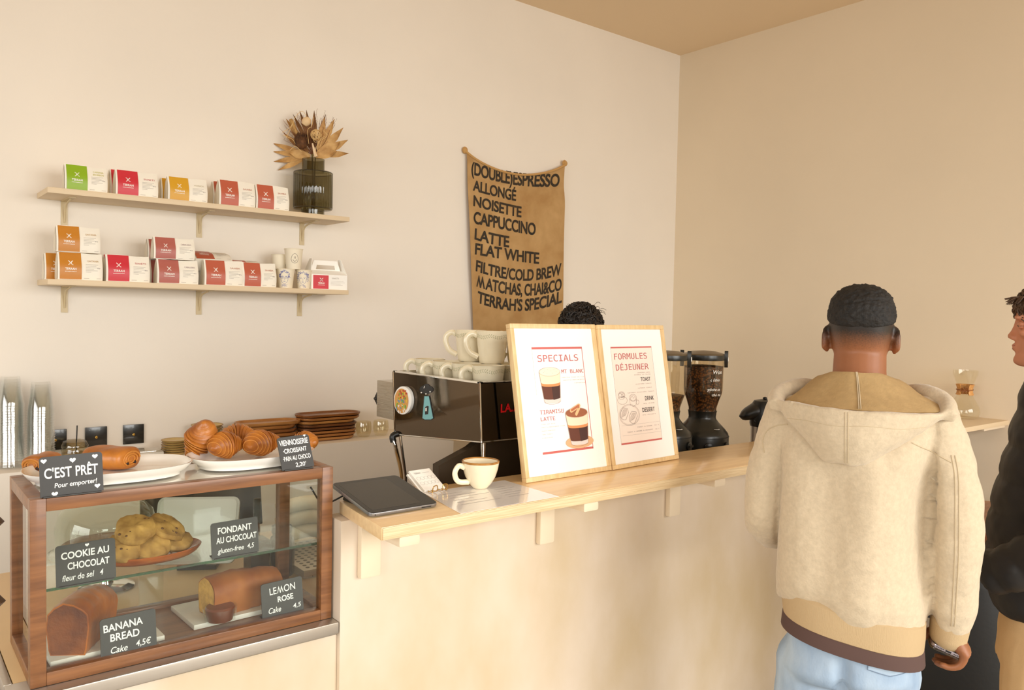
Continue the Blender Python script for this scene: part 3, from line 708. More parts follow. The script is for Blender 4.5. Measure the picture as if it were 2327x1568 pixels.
ZSH = HC-.527
part('glass_shelf', MB().box((CX0+.014, CY0+.030, ZSH-.005), (CX1-.014, CY1-.03, ZSH)), PANE, dc)
part('shelf_edge', MB().box((CX0+.016, CY0+.0275, ZSH-.005), (CX1-.016, CY0+.0297, ZSH)), glass('green_glass_edge', (120, 190, 150), .6, .1, .1), dc, label='green front edge of the glass shelf')
part('top_panel', MB().box((CX0+pw, CY0+pw, CZ1-.012), (CX1-pw, CY1-pw, CZ1-.004)), pm('top_glass_reflection', (236, 230, 218), .1, coat=1), dc)  # opaque off-white stands in for the bright wall reflected in the glass
# ------------------------------------------------------------------ chalk signs
SLATE = pm('slate', (64, 63, 62), .55, noi=(9, .10), bump=(90, .1)); CHALK = pm('chalk_ink', (246, 246, 244), .7)
def heart(mb, x, y, s, fn=None):
    ps = [(.5*(math.sin(t)**3)*1.05, .5*(.8125*math.cos(t)-.3125*math.cos(2*t)-.125*math.cos(3*t)-.0625*math.cos(4*t))) for t in np.linspace(0, 2*PI, 21)[:-1]]
    mb.add([V((x+a*s, y+b*s, 0)) for a, b in ps], [tuple(range(20))])
def sign(px, py, y, zb, w, h, label, lines, lean=.06, roll=0., yaw=0., hearts=(), rc=.006, foot=True):
    """px: pixel of the lower left corner on plane y"""
    p = pY(px, py, y); p.z = zb
    t = thing('chalk_sign', label, 'sign', p, yaw, 'black price signs in and on the pastry case')
    X = V((math.cos(roll), 0, math.sin(roll))); Y = (Matrix.Rotation(-lean, 3, 'X') @ V((-math.sin(roll), 0, math.cos(roll))))
    m = frame_m(V((0, 0, .0005)), X, Y)
    pts = [(0, 0), (w, 0)]+[(w-rc+rc*math.cos(a), h-rc+rc*math.sin(a)) for a in np.linspace(0, PI/2, 6)]+[(rc+rc*math.cos(a), h-rc+rc*math.sin(a)) for a in np.linspace(PI/2, PI, 6)]
    part('board', MB().prism(pts, .0025, m @ Matrix.Translation((0, 0, -.0025))), SLATE, t, local=True, smooth=False)
    if foot: part('stand', MB().box((0.004, -.004, .0003), (w-.004, .028, .0025)), SLATE, t, local=True)
    m2 = m @ Matrix.Translation((0, 0, .0005)); tm = MB()
    for s, fx, fy_, hh, fw, sh, bo in lines: text(tm, s, fx*w, fy_*h, hh*h, m2, width=fw*w if fw else None, bold=bo, shear=sh, rot=random.uniform(-.01, .03))
    hb = MB()
    for a, b, s in hearts: heart(hb, a*w, b*h, s*h)
    if hearts: tm.add(hb.v, hb.f, m2)
    part('chalk_lettering', tm, CHALK, t, local=True, smooth=False)
    return t
B1 = .03
sign(92, 1124, 1.652, CZ1+.0005, .104, .073, "chalk sign reading C'EST PRÊT on top of the pastry case", [("C'EST", .07, .46, .26, .43, .0, .018), ('PRÊT', .56, .46, .26, .36, 0, .018), ('Pour emporter!', .22, .21, .12, .68, .15, .012)], .10, .02, hearts=((.07, .9, .13), (.52, .86, .14), (.88, .9, .13), (.22, .06, .14), (.9, .14, .13)))
sign(642, 1066, 1.656, CZ1+.0005, .074, .073, 'chalk sign reading VIENNOISERIE in front of the croissants', [('VIENNOISERIE', .04, .74, .17, .9, 0, .02), ('·CROISSANT', .12, .50, .14, .74, .0, .02), ('·PAIN AU CHOCO', .08, .27, .14, .86, 0, .018), ("2,20'", .42, .06, .13, .34, .1, .01)], .35, .05, hearts=((.86, .97, .08),))
sign(128, 1330, 1.668, ZSH+.0005, .102, .077, 'chalk sign reading COOKIE AU CHOCOLAT before the plate of cookies', [('COOKIE AU', .09, .66, .17, .80, 0, .022), ('CHOCOLAT', .19, .40, .17, .70, 0, .022), ('fleur de sel   4', .10, .13, .15, .68, .2, .008)], .06, .015, hearts=((.52, .93, .09),))
sign(482, 1259, 1.676, ZSH+.0005, .100, .075, 'chalk sign reading FONDANT AU CHOCOLAT on the glass shelf', [('FONDANT', .14, .68, .18, .72, 0, .02), ('AU CHOCOLAT', .10, .42, .17, .86, 0, .02), ('gluten-free  4,5', .12, .14, .14, .78, .2, .008)], .08, .02)
sign(230, 1492, 1.664, CZ0+.0165, .101, .077, 'chalk sign reading BANANA BREAD on the floor of the case', [('BANANA', .06, .66, .19, .70, 0, .018), ('BREAD', .17, .41, .19, .52, 0, .018), ('Cake', .17, .11, .16, .30, .25, .01), ('4,5€', .62, .14, .16, .28, .15, .008)], .08, .02)
sign(597, 1409, 1.676, CZ0+.0165, .095, .078, 'chalk sign reading LEMON ROSE Cake in front of the sliced yellow loaf', [('LEMON', .2, .66, .2, .62, 0, .008), ('ROSE', .38, .42, .16, .38, 0, .022), ('Cake', .15, .15, .16, .3, .25, .01), ('4,5', .74, .15, .13, .2, .15, .008)], .10, .03)
# ------------------------------------------------------------------ plates and pastries on top
def oval_plate(name, label, cx, cy, rz, a, b, h=.026):
    t = thing(name, label, 'platter', (cx, cy, CZ1+.0005), rz, 'white oval platters on the pastry case')
    n = 56
    def rg(s, z): return [V((math.copysign(abs(math.cos(q))**.8, math.cos(q))*(a-b+b*s)*1.0, math.copysign(abs(math.sin(q))**.8, math.sin(q))*b*s, z)) for q in np.linspace(0, 2*PI, n+1)[:-1]]
    part('dish', MB().rings([rg(.72, 0), rg(.78, .0), rg(.80, .006), rg(.92, .012), rg(1.0, h-.004), rg(1.02, h), rg(.985, h), rg(.93, .018), rg(.84, .010), rg(.4, .009), rg(.05, .009)]), WHITE, t, local=True, ang=70)
    return t
oval_plate('oval_platter', 'white oval platter behind the PRÊT sign with the chocolate rolls', .388, 1.785, math.radians(-3), .155, .098)
oval_plate('oval_platter', 'white oval platter piled with croissants', .683, 1.785, math.radians(4), .138, .096)
CRUST = pm('croissant_crust', (198, 124, 44), .45, noi=(18, .4), c2=(138, 74, 20), bump=(40, .3), coat=.12, detail=6)
CRUSTL = pm('croissant_pale', (206, 134, 54), .55, noi=(20, .25))
def croissant(name, label, loc, rz, L_=.115, R_=.031, lift=0., roll=0., mat=None, group=None, arc=1.5, inc=0.):
    t = thing(name, label, 'croissant', loc, rz, group)
    n = 84; rings = []; rr = random.Random(int(loc[0]*999)); ra = L_/arc
    T = Matrix.Rotation(inc, 4, 'Y') @ Matrix.Rotation(roll, 4, 'X')
    for i in range(n+1):
        s = i/n*2-1; q = s*arc/2; c = V((ra*math.sin(q), ra*math.cos(q)-ra, 0))
        step = (abs(s)*5.2) % 1.0; lay = 1.07-.16*step
        r = R_*max((1-abs(s)**1.7), .0)**.85*(lay if abs(s) > .1 else 1.07)+.0035+.0009*noise.noise(V((s*20, L_*90, 3)))
        d = V((math.cos(q), -math.sin(q), 0)); x = V((math.sin(q), math.cos(q), 0))
        rings.append([c+(x*math.cos(k*2*PI/24)*1.12+V((0, 0, 1))*math.sin(k*2*PI/24)*.95)*r*(1+.05*noise.noise(V((s*9, math.cos(k*.2618)*2, math.sin(k*.2618)*2+L_*50)))) for k in range(24)])
    mb = MB().rings(rings, True, m=T); z0 = min(v.z for v in mb.v); mb.v = [v+V((0, 0, -z0+lift)) for v in mb.v]
    part('crust', mb, CRUST, t, local=True, ang=35)
    sm = MB()
    for i in range(n+1):
        pass
    for j in range(1, 5):
        for sg in (-1, 1):
            s = sg*(j/5.2+.005); i = int((s+1)/2*n); q = s*arc/2
            ring = rings[min(max(i, 0), n)]; pts = [T @ (p*1.0)+V((0, 0, -z0+lift)) for p in ring]
            cen = sum(pts, V())/24; sm.tube([cen+(p-cen)*.985 for p in pts], .0011, 5, True)
    part('layer_seams', sm, CRUSTL, t, local=True, label='paler edges of the rolled layers')
    return t
PZ = CZ1+.0105
g = 'croissants on the white platter'
cpos = lambda px, py: tuple(pZ(px, py, PZ))
croissant('croissant', 'big croissant standing upright against the pile on the white platter', cpos(456, 1040), math.radians(-62), .105, .030, 0, 0, group=g, arc=1.5, inc=-1.0)
croissant('croissant', 'croissant lying in front in the middle of the white platter', cpos(512, 1042), math.radians(12), .088, .0265, 0, .3, group=g)
croissant('croissant', 'croissant lying behind the middle one on the white platter', cpos(540, 1022), math.radians(-20), .09, .026, .004, 0, group=g)
croissant('croissant', 'croissant half hidden by the VIENNOISERIE sign', cpos(592, 1036), math.radians(22), .110, .027, 0, .1, group=g)
croissant('croissant', 'croissant tip showing past the edge of the VIENNOISERIE sign', cpos(692, 1028), math.radians(-50), .07, .022, 0, 0, group=g)
def pain(label, loc, rz, w=.105, d=.066, h=.048):
    t = thing('pain_au_chocolat', label, 'pastry', loc, rz, 'chocolate rolls on the white platter')
    n = 26; R_ = []
    for i in range(n+1):
        s = i/n*2-1; e = (1-abs(s)**8)**.5*.22+.78; rg = []
        for k in range(28):
            q = k*2*PI/28; x = math.cos(q); z = math.sin(q)
            rg.append(V((s*w/2, math.copysign(abs(x)**.75, x)*d/2*e*(1+.03*math.sin(s*9)), h/2+math.copysign(abs(z)**.8, z)*h/2*e*(1+.04*math.sin(q*3+s*5)))))
        R_.append(rg)
    part('crust', MB().rings(R_), CRUST, t, local=True, ang=50)
    sw = MB()
    for s in (-1, 1):
        P = [V((s*(w/2+.0005-.0004*k/8), (.9-.8*k/40)*d*.42*math.cos(k*.5), h*.48+(.9-.8*k/40)*h*.40*math.sin(k*.5))) for k in range(36)]
        sw.tube(P, .0022, 6)
    part('swirl', sw, CRUSTL, t, local=True, label='pale coiled dough at the cut ends')
    ch = MB()
    for s in (-1, 1): ch.ell((s*w/2, -.012, h*.3), (.003, .005, .004), 8, 6); ch.ell((s*w/2, .012, h*.3), (.003, .005, .004), 8, 6)
    part('chocolate', ch, pm('chocolate', (44, 22, 14), .4), t, local=True)
    return t
pain('chocolate roll showing to the right of the PRÊT sign', cpos(252, 1064), math.radians(-48), .092, .078, .046)
pain('chocolate roll mostly hidden behind the PRÊT sign at the platter end', cpos(96, 1068), math.radians(50), .07, .05, .034)
# ------------------------------------------------------------------ inside: cookies on a wooden tray
tc_ = V((.462, 1.775, ZSH+.0005))
tr_ = thing('wooden_tray', 'oval reddish wooden tray on the glass shelf under the cookies', 'tray', tc_, math.radians(3))
def ovr(a, b, z, n=48): return [V((a*math.cos(q), b*math.sin(q), z)) for q in np.linspace(0, 2*PI, n+1)[:-1]]
part('tray_body', MB().rings([ovr(.088, .058, 0), ovr(.098, .067, .007), ovr(.105, .073, .017), ovr(.103, .071, .0185), ovr(.097, .066, .012), ovr(.08, .05, .008), ovr(.01, .008, .008)]), wood('tray_red_wood', (186, 102, 48), (150, 74, 32), .3, (1, 12, 12), 8, .3), tr_, local=True, ang=60)
COOK = pm('cookie_dough', (204, 160, 84), .75, noi=(34, .45), c2=(140, 100, 44), bump=(50, .6), detail=5)
def cookie(label, loc, rx, ry, rz, r=.039):
    T = Matrix.Rotation(rz, 4, 'Z') @ Matrix.Rotation(ry, 4, 'Y') @ Matrix.Rotation(rx, 4, 'X')
    me = MB().lathe([(.001, -.010), (r*.8, -.009), (r*.97, -.003), (r, .002), (r*.93, .008), (r*.7, .012), (r*.3, .0135), (.001, .013)], 40).mesh('c')
    displace(me, lambda p, n: .0055*noise.noise(p*48+V(loc)*30)+.0024*noise.noise(p*130))
    me.transform(T)
    t = thing('cookie', label, 'cookie', loc, 0, 'chocolate chip cookies in the case')
    part('biscuit', me, COOK, t, local=True)
    ch = MB(); rr = random.Random(int(loc[0]*9999))
    for i in range(9):
        q = rr.uniform(0, 6.28); s = r*rr.uniform(.15, .85); ch.ell((s*math.cos(q), s*math.sin(q), .0115-.004*(s/r)**2), (.0032, .003, .002), 8, 6, T)
    part('chocolate_chips', ch, pm('chip_brown', (96, 60, 26), .5), t, local=True)
zt = ZSH+.009
cookie('cookie on top of the pile, on the side towards the chalk sign', (.428, 1.752, zt+.058), .55, -.18, 0, .040)
cookie('cookie on top of the pile, sloping down over the tray end', (.492, 1.768, zt+.050), .40, .42, 0, .041)
cookie('cookie in the lower layer beside the COOKIE sign', (.402, 1.745, zt+.028), .62, -.25, .2, .037)
cookie('cookie in the lower layer in the middle of the tray', (.455, 1.742, zt+.024), .62, -.1, 0, .040)
cookie('small cookie in the lower layer at the tray end', (.512, 1.768, zt+.018), .35, .1, 0, .034)
cookie('cookie hidden at the back of the pile', (.447, 1.80, zt+.022), .1, .1, 0, .040)
# ------------------------------------------------------------------ inside: cakes on marble boards
MARB = pm('marble', (240, 234, 222), .25, noi=(7, .12), detail=8, c2=(206, 200, 190))
def board(label, x0, x1, y0, y1, rz=0):
    c = V(((x0+x1)/2, (y0+y1)/2, CZ0+.0165)); w = (x1-x0)/2; d = (y1-y0)/2
    t = solo('marble_board', MB().box((-w, -d, 0), (w, d, .011)), MARB, label, 'serving board', c, 'marble boards in the case', local=True, bevel=.002)
    t.rotation_euler = (0, 0, rz); return t
board('marble board under the banana bread', .262, .468, 1.69, 1.835, .03)
board('marble board under the lemon loaf', .530, .762, 1.715, 1.86, .04)
BZ = CZ0+.028
def loaf(name, label, loc, rz, L_, w, h, mcrust, mcrumb, bulge=.012):
    t = thing(name, label, 'cake', loc, rz); n = 30; R_ = []
    prof = [(-.40, 0), (-.44, .12), (-.5, .62), (-.47, .74), (-.36, .87), (-.15, .99), (.1, 1.0), (.33, .9), (.47, .75), (.5, .62), (.44, .12), (.40, 0)]
    for i in range(n+1):
        s = i/n; R_.append([V((s*L_, a*w, b*h+(bulge*math.sin(PI*min(s*.7+.3, 1)) if b > .7 else 0)+.004*noise.noise(V((s*9, a*6, b*5+L_*50))))) for a, b in prof])
    me = MB().rings(R_).mesh('l', ang=60)
    part('crust', me, mcrust, t, local=True)
    fc = [V((-.0008, p.y*.94, p.z*.95+.002)) for p in R_[0]]
    part('cut_face', MB().add(fc, [tuple(range(len(fc)))]), mcrumb, t, local=True, smooth=False, label='crumbly cut face')
    return t
loaf('lemon_loaf', 'golden lemon loaf cake with a cut end on a marble board', (.572, 1.752, BZ), math.radians(9), .165, .075, .072, pm('lemon_crust', (176, 106, 44), .6, noi=(14, .35), c2=(132, 68, 24), bump=(40, .4)), pm('lemon_crumb', (222, 172, 84), .9, noi=(60, .35), bump=(90, 1.)))
loaf('banana_bread', 'dark brown banana bread with a split glossy top', (.295, 1.700, BZ), math.radians(58), .15, .078, .086, pm('banana_crust', (204, 118, 42), .4, noi=(10, .55), c2=(120, 54, 16), bump=(40, .5), coat=.3), pm('banana_crumb', (150, 82, 32), .6, noi=(16, .4), c2=(92, 42, 16), bump=(80, 1.)), .016)
rk = thing('ramekin_cake', 'small dark round cake in front of the lemon loaf', 'cake', (.588, 1.712, BZ))
part('cake', MB().lathe([(.001, 0), (.026, 0), (.031, .026), (.028, .030), (.001, .031)], 28), pm('ramekin_crust', (120, 54, 20), .4, noi=(20, .3), coat=.4), rk, local=True)
part('glass_dish', MB().lathe([(.030, .001), (.0345, .028), (.0355, .028), (.032, .0)], 32, cap=False), GLASS, rk, local=True)
# ------------------------------------------------------------------ behind the case, on the bench
cs = V((.545, 2.36, ZB)); cs = pZ(242, 1335, ZB); 
st_ = thing('cake_stand', 'glass domed cake stand on the bench behind the pastry case', 'cake stand', cs)
part('foot', MB().lathe([(.062, 0), (.064, .003), (.05, .008), (.016, .012), (.011, .03), (.0105, .075), (.02, .086), (.001, .088)], 32), CHROME, st_, local=True)
part('plate', MB().lathe([(.02, .086), (.125, .089), (.128, .096), (.122, .098), (.001, .092)], 48), GLASS, st_, local=True)
part('dome', MB().lathe([(.112, .098), (.113, .16), (.105, .19), (.085, .21), (.05, .222), (.012, .226), (.012, .232), (.022, .244), (.020, .256), (.001, .262)], 48, cap=False), glass('dome_glass', (244, 246, 240), base=.03), st_, local=True)
part('wooden_base', MB().lathe([(.06, .094), (.098, .0985), (.1, .112), (.09, .114), (.001, .106)], 40), WALNUT, st_, local=True)
pt = pZ(430, 1330, ZB); ptc = pY(447, 1205, 2.16); pt = V((ptc.x, 2.16, ZB))
po_ = thing('payment_screen', 'light grey screen on a stand seen through the pastry case', 'screen', pt, math.radians(-30))
T = Matrix.Translation((0, 0, ptc.z-ZB)) @ Matrix.Rotation(math.radians(-25), 4, 'X')
RX = Matrix.Rotation(PI/2, 4, 'X')
part('panel', MB().prism(rrect(.21, .176, .018, -.105, -.088), .012, T @ Matrix.Translation((0, .006, 0)) @ RX), pm('grey_plastic', (196, 196, 192), .3), po_, local=True, bevel=.002)
part('bezel', MB().prism(rrect(.196, .162, .014, -.098, -.081), .0006, T @ Matrix.Translation((0, -.0064, 0)) @ RX), pm('grey_plastic2', (214, 214, 210), .25), po_, local=True)
part('stand', MB().box((-.05, .0, 0), (.05, .09, .012)).tube([(0, .05, .01), (0, .03, ptc.z-ZB)], .014, 12), BLACK, po_, local=True)
mn = pY(470, 1128, 2.26); mo = thing('monitor', 'black monitor tilted behind the light grey screen, seen through the case', 'screen', (mn.x, 2.30, ZB), math.radians(-12))
T = Matrix.Translation((0, 0, mn.z-ZB)) @ Matrix.Rotation(math.radians(-20), 4, 'X')
part('panel', MB().box((-.16, -.008, -.10), (.16, .008, .09), T), BLACK, mo, local=True, bevel=.004)
part('stand', MB().box((-.06, -.03, 0), (.06, .08, .01)).tube([(0, .04, .008), (0, .02, mn.z-ZB)], .014, 12), BLACK, mo, local=True)
bt = pZ(640, 1330, ZB)
bo = thing('bottle', 'dark stubby bottle on the bench seen through the pastry case', 'bottle', (pY(640, 1270, 2.0).x, 2.0, ZB))
part('flask', MB().lathe([(.001, 0), (.03, 0), (.033, .006), (.033, .085), (.028, .1), (.024, .104), (.024, .112), (.001, .112)], 28), pm('smoked_bottle', (60, 50, 38), .15, coat=.6), bo, local=True)
part('cap', MB().lathe([(.026, .112), (.026, .128), (.022, .131), (.001, .131)], 28), BLACK, bo, local=True)
kn = thing('corkscrew_knife', 'upright black knife handle on the bench behind the FONDANT sign', 'knife', (pY(584, 1150, 1.985).x, 1.985, ZB))
part('handle', MB().box((-.008, -.006, .15), (.008, .006, pY(584, 1132, 1.985).z-ZB)), BLACK, kn, local=True, bevel=.003)
part('blade', MB().box((-.007, -.001, .02), (.007, .001, .15)), CHROME, kn, local=True)
part('holder', MB().box((-.025, -.025, 0), (.025, .025, .11)), DKW, kn, local=True, bevel=.003)
dr = thing('drip_tray', 'perforated steel drip tray on the bench behind the case corner', 'drip tray', (pZ(702, 1268, ZB+.02).x+.03, pZ(702, 1268, ZB+.02).y+.03, ZB))
part('tray', MB().box((-.09, -.13, 0), (.09, .13, .022)), STEEL, dr, local=True, bevel=.003)
hl = MB()
for i in range(8):
    for j in range(12): hl.lathe([(.0055, .0222), (.0055, .0226)], 10, Matrix.Translation((-.07+.02*i, -.11+.02*j, 0)))
part('drain_holes', hl, BLACKM, dr, local=True)
lidp = MB()
wx = pY(692, 1200, 2.22).x; ws = thing('folded_cloth', 'pale folded bar cloths seen through the end of the pastry case', 'cloth', (wx, 2.22, ZB))
fc = MB()
for k in range(3): fc.tube(bez([(-.085, 0, .028+.042*k), (-.03, -.01, .042+.042*k), (.02, -.01, .042+.042*k), (.06, .01, .026+.042*k)], 6), .023, 12, flat=.9)
part('cloth_folds', fc, pm('cloth_pale', (232, 218, 194), .9, bump=(60, .4)), ws, local=True)
cd = bez([(.90, 1.93, ZB+.004), (.97, 1.955, ZB+.004), (1.05, 1.99, ZB+.03), (1.08, 2.0, ZB+.09), (1.085, 2.02, ZB+.2), (1.09, 2.05, ZB+.004)], 8)
solo('power_cord', MB().tube(cd, .0028, 8), BLACK, 'black power cord looping behind the end of the pastry case', 'cord', (.97, 1.955, ZB))
# ------------------------------------------------------------------ espresso machine
MX, MY0, MY1 = 1.335, 1.80, pX(892.5, 900, 1.335).y
zt0 = pX(1088, 865, MX).z; zt1 = pX(893, 848, MX).z; zb0 = pX(1081, 1004.5, MX).z; zb1 = pX(892, 988, MX).z
em = thing('espresso_machine', 'mirror-polished espresso machine on the bench with mugs stacked on top', 'coffee machine', (1.68, 2.03, ZB))
MIR = pm('mirror_dark_reflection', (96, 82, 66), .045, 1); MX2 = 2.06; ln = .010  # polished metal, its colour darkened to stand in for a reflected dark interior
zt = (zt0+zt1)/2
bod = MB()
def quadbox(a, b): # a: outline at MX face (y,z), b: same at the far end
    bod.rings([[V(p) for p in a], [V(p) for p in b]])
sideA = [(MX+ln, MY0, zb0), (MX+ln, MY1, zb1), (MX, MY1, zt), (MX, MY0, zt)]
sideB = [(MX2-ln, MY0, zb0), (MX2-ln, MY1, zb1), (MX2, MY1, zt), (MX2, MY0, zt)]
wl = .012
m_ = MB().add(sideA+sideB, [(0, 1, 2, 3), (7, 6, 5, 4), (0, 3, 7, 4), (1, 5, 6, 2)])
part('body_panels', m_, MIR, em, smooth=False)
top = MB(); zr = zt-.056
top.box((MX+.004, MY0+.004, zr-.004), (MX2-.004, MY1-.004, zr))
for a, b in (((MX, MY0), (MX2, MY0+wl)), ((MX, MY1-wl), (MX2, MY1)), ((MX, MY0), (MX+wl, MY1)), ((MX2-wl, MY0), (MX2, MY1))): top.box((a[0], a[1], zt-.003), (b[0], b[1], zt+.003))
for a, b in (((MX+wl, MY0+wl, 0), (MX2-wl, MY0+wl+.002, 0)), ((MX+wl, MY1-wl-.002, 0), (MX2-wl, MY1-wl, 0)), ((MX+wl, MY0+wl, 0), (MX+wl+.002, MY1-wl, 0)), ((MX2-wl-.002, MY0+wl, 0), (MX2-wl, MY1-wl, 0))): top.box((a[0], a[1], zr), (b[0], b[1], zt))
part('cup_rail', top, CHROME, em, bevel=.001)
eg = MB()
for A, B in ((sideA[0], sideA[3]), (sideA[1], sideA[2]), (sideA[0], sideA[1]), (sideA[0], sideB[0])): eg.tube([A, B], .0028, 8)
part('edge_trim', eg, CHROME, em)
part('underside', MB().add([sideA[0], sideA[1], sideB[1], sideB[0]], [(0, 1, 2, 3)]), pm('machine_dark', (60, 52, 42), .4, .5), em, smooth=False)
lw_ = MB(); yb = 1.86
pA = pY(997, 1058, yb); pB = pY(1070, 1018, yb); pC = pY(1092, 1000, yb)
lw_.rings([[V((pA.x, y, ZB+.06)), V((pA.x, y, pA.z)), V((pB.x, y, pB.z)), V((pC.x, y, pC.z)), V((MX2-.04, y, pC.z)), V((MX2-.04, y, ZB+.06))] for y in (yb, yb+.03)])
part('lower_body', lw_, pm('machine_brown', (70, 56, 40), .35, .3), em, smooth=False)
for x, y, z in ((MX+.026, MY0+.012, zb0), (MX2-.03, MY0+.012, zb0), (MX2-.03, MY1-.02, zb1)):
    part('leg', MB().cyl((x, y, ZB), (x, y, z+.004), .0075).lathe([(.016, 0), (.016, .008), (.008, .014)], 16, Matrix.Translation((x, y, ZB))), CHROME, em)
a = pX(893, 992, MX-.002); b = pX(912, 1084, MX+.03)
part('leg', MB().tube(bez([(a.x+.028, a.y-.01, a.z+.012), (a.x, a.y, a.z), (a.x+.006, a.y-.01, a.z-.04), b, (b.x, b.y, ZB+.002)], 5), .0075, 10), CHROME, em)
part('leg_grip', MB().tube(bez([(a.x+.026, a.y-.008, a.z+.012), (a.x, a.y, a.z+.002), (a.x+.001, a.y-.002, a.z-.018)], 5), .0105, 10), BLACK, em, label='black rubber grip')
a = pX(909, 990, MX+.05); b = pX(922, 1085, MX+.06); part('leg', MB().tube([a, b, (b.x, b.y, ZB+.002)], .005, 8), CHROME, em)
# grouphead housing and steam knob at the barista side
xa = MX+.02; y0 = pX(891, 900, xa).y+.004; y1 = pX(856, 900, xa).y; z0 = pX(872, 950, xa).z; z1 = pX(872, 866, xa).z
part('side_housing', MB().box((xa, y0-.05, z0), (xa+.6, y1, z1)), pm('ribbed_steel', (180, 172, 158), .25, 1, bump=(8, .6), stretch=(1, 1, 60)), em, bevel=.003)
kc = V((xa+.03, y1, (pX(852, 907, xa).z)))
kb = MB(); kb.lathe([(.012, -.002), (.012, .014), (.021, .016), (.022, .03), (.018, .034), (.001, .035)], 24, Matrix.Translation(kc) @ Matrix.Rotation(-PI/2, 4, 'X'))
for q in range(6): kb.ell(kc+V((.02*math.cos(q*PI/3), .025, .02*math.sin(q*PI/3))), (.006, .010, .006), 8, 6)
part('steam_knob', kb, BLACK, em)
# stickers on the side panel
SN = (V((0, 1, 0))).cross(V((MX+ln, 0, zb0))-V((MX, 0, zt))).normalized(); SN = SN if SN.x < 0 else -SN
sp0 = V((MX, MY0, zt))
def onS(px, py, off=.0006): return pP(px, py, sp0, SN)+SN*off
def spoly(mb, pts, off): mb.add([onS(x, y, off) for x, y in pts], [tuple(range(len(pts)))])
def oval(cx, cy, rx, ry, n=28): return [(cx+rx*math.cos(q), cy+ry*math.sin(q)) for q in np.linspace(0, 2*PI, n+1)[:-1]]
bd = thing('badge', 'round colourful glazed badge stuck on the mirrored machine side', 'badge', onS(921, 909))
A = [onS(x, y, .001) for x, y in oval(922, 909, 20, 32)]; B = [p+SN*.011 for p in A]
part('disc', MB().rings([A, B]), WHITE, bd, bevel=.001)
fpm = MB(); fpm.add([onS(x, y, .0125) for x, y in oval(920, 910, 16, 28)], [tuple(range(28))]); part('painted_face', fpm, pm('badge_ochre', (218, 160, 84), .3), bd, smooth=False)
rr = random.Random(3)
for col, n, (xa_, xb), (ya, yb_) in (((196, 54, 40), 12, (908, 932), (884, 900)), ((120, 186, 66), 14, (908, 930), (890, 920)), ((236, 196, 60), 12, (910, 932), (888, 926)), ((90, 150, 190), 10, (907, 928), (900, 925)), ((246, 244, 238), 8, (908, 928), (912, 934))):
    q = MB()
    for i in range(n):
        x = rr.uniform(xa_, xb); y = rr.uniform(ya, yb_); dx, dy = rr.uniform(-3, 3), rr.uniform(3, 8)
        q.add([onS(*p, .0127+.0001*i) for p in ((x, y), (x+2.2, y+.5), (x+dx+2, y+dy), (x+dx, y+dy))], [(0, 1, 2, 3)])
    part('paint_strokes', q, pm('badge_%d' % col[0], col, .35), bd, smooth=False)
uf = thing('sticker', 'blue flying saucer beam sticker on the mirrored machine side', 'sticker', onS(971, 915))
q = MB(); spoly(q, [(964, 899), (977, 899), (987, 951), (981, 955), (965, 955), (959.5, 951)], .001); spoly(q, oval(969.5, 885, 15.5, 10), .0011); spoly(q, oval(970, 884, 9, 12), .0012)
part('outline', q, pm('sticker_black', (16, 18, 24), .3), uf, smooth=False)
q = MB(); spoly(q, [(965.5, 900.5), (975.5, 900.5), (985, 950), (980, 953), (966, 953), (961, 950)], .0016); part('beam', q, pm('sticker_blue', (126, 190, 196), .35), uf, smooth=False)
q = MB(); 
for x, y in ((958.5, 892), (969, 895), (978.5, 890)): spoly(q, oval(x, y, 1.7, 1.5, 10), .0018)
line(q, [(0, 0), (1, 0)], 0); q.v = q.v[:-4]; q.f = q.f[:-1]
q.add([onS(*p, .0018) for p in ((963.5, 882), (965, 882), (967, 877), (965.5, 877))], [(0, 1, 2, 3)]); part('lights', q, INKW, uf, smooth=False)
q = MB(); spoly(q, [(967, 925), (972, 922), (975.5, 923), (974, 941), (967, 942)], .002); part('small_carton', q, pm('sticker_black', (16, 18, 24), .3), uf, smooth=False)
q = MB(); spoly(q, [(968, 927), (971, 926.5), (971, 934), (968, 934.5)], .0022); part('carton_mark', q, INKW, uf, smooth=False)
rl = MB(); p0 = pY(1137, 937, MY0); p1 = pY(1172, 931, MY0); hL = (pY(1137, 918, MY0).z-p0.z)
text(rl, 'LA.M', 0, 0, hL, frame_m(V((p0.x, MY0-.0015, p0.z)), V((1, 0, .02)), V((0, 0, 1))), width=(p1.x-p0.x)*1.35, bold=.03)
part('red_lettering', rl, pm('logo_red', (214, 22, 26), .3), em, smooth=False)
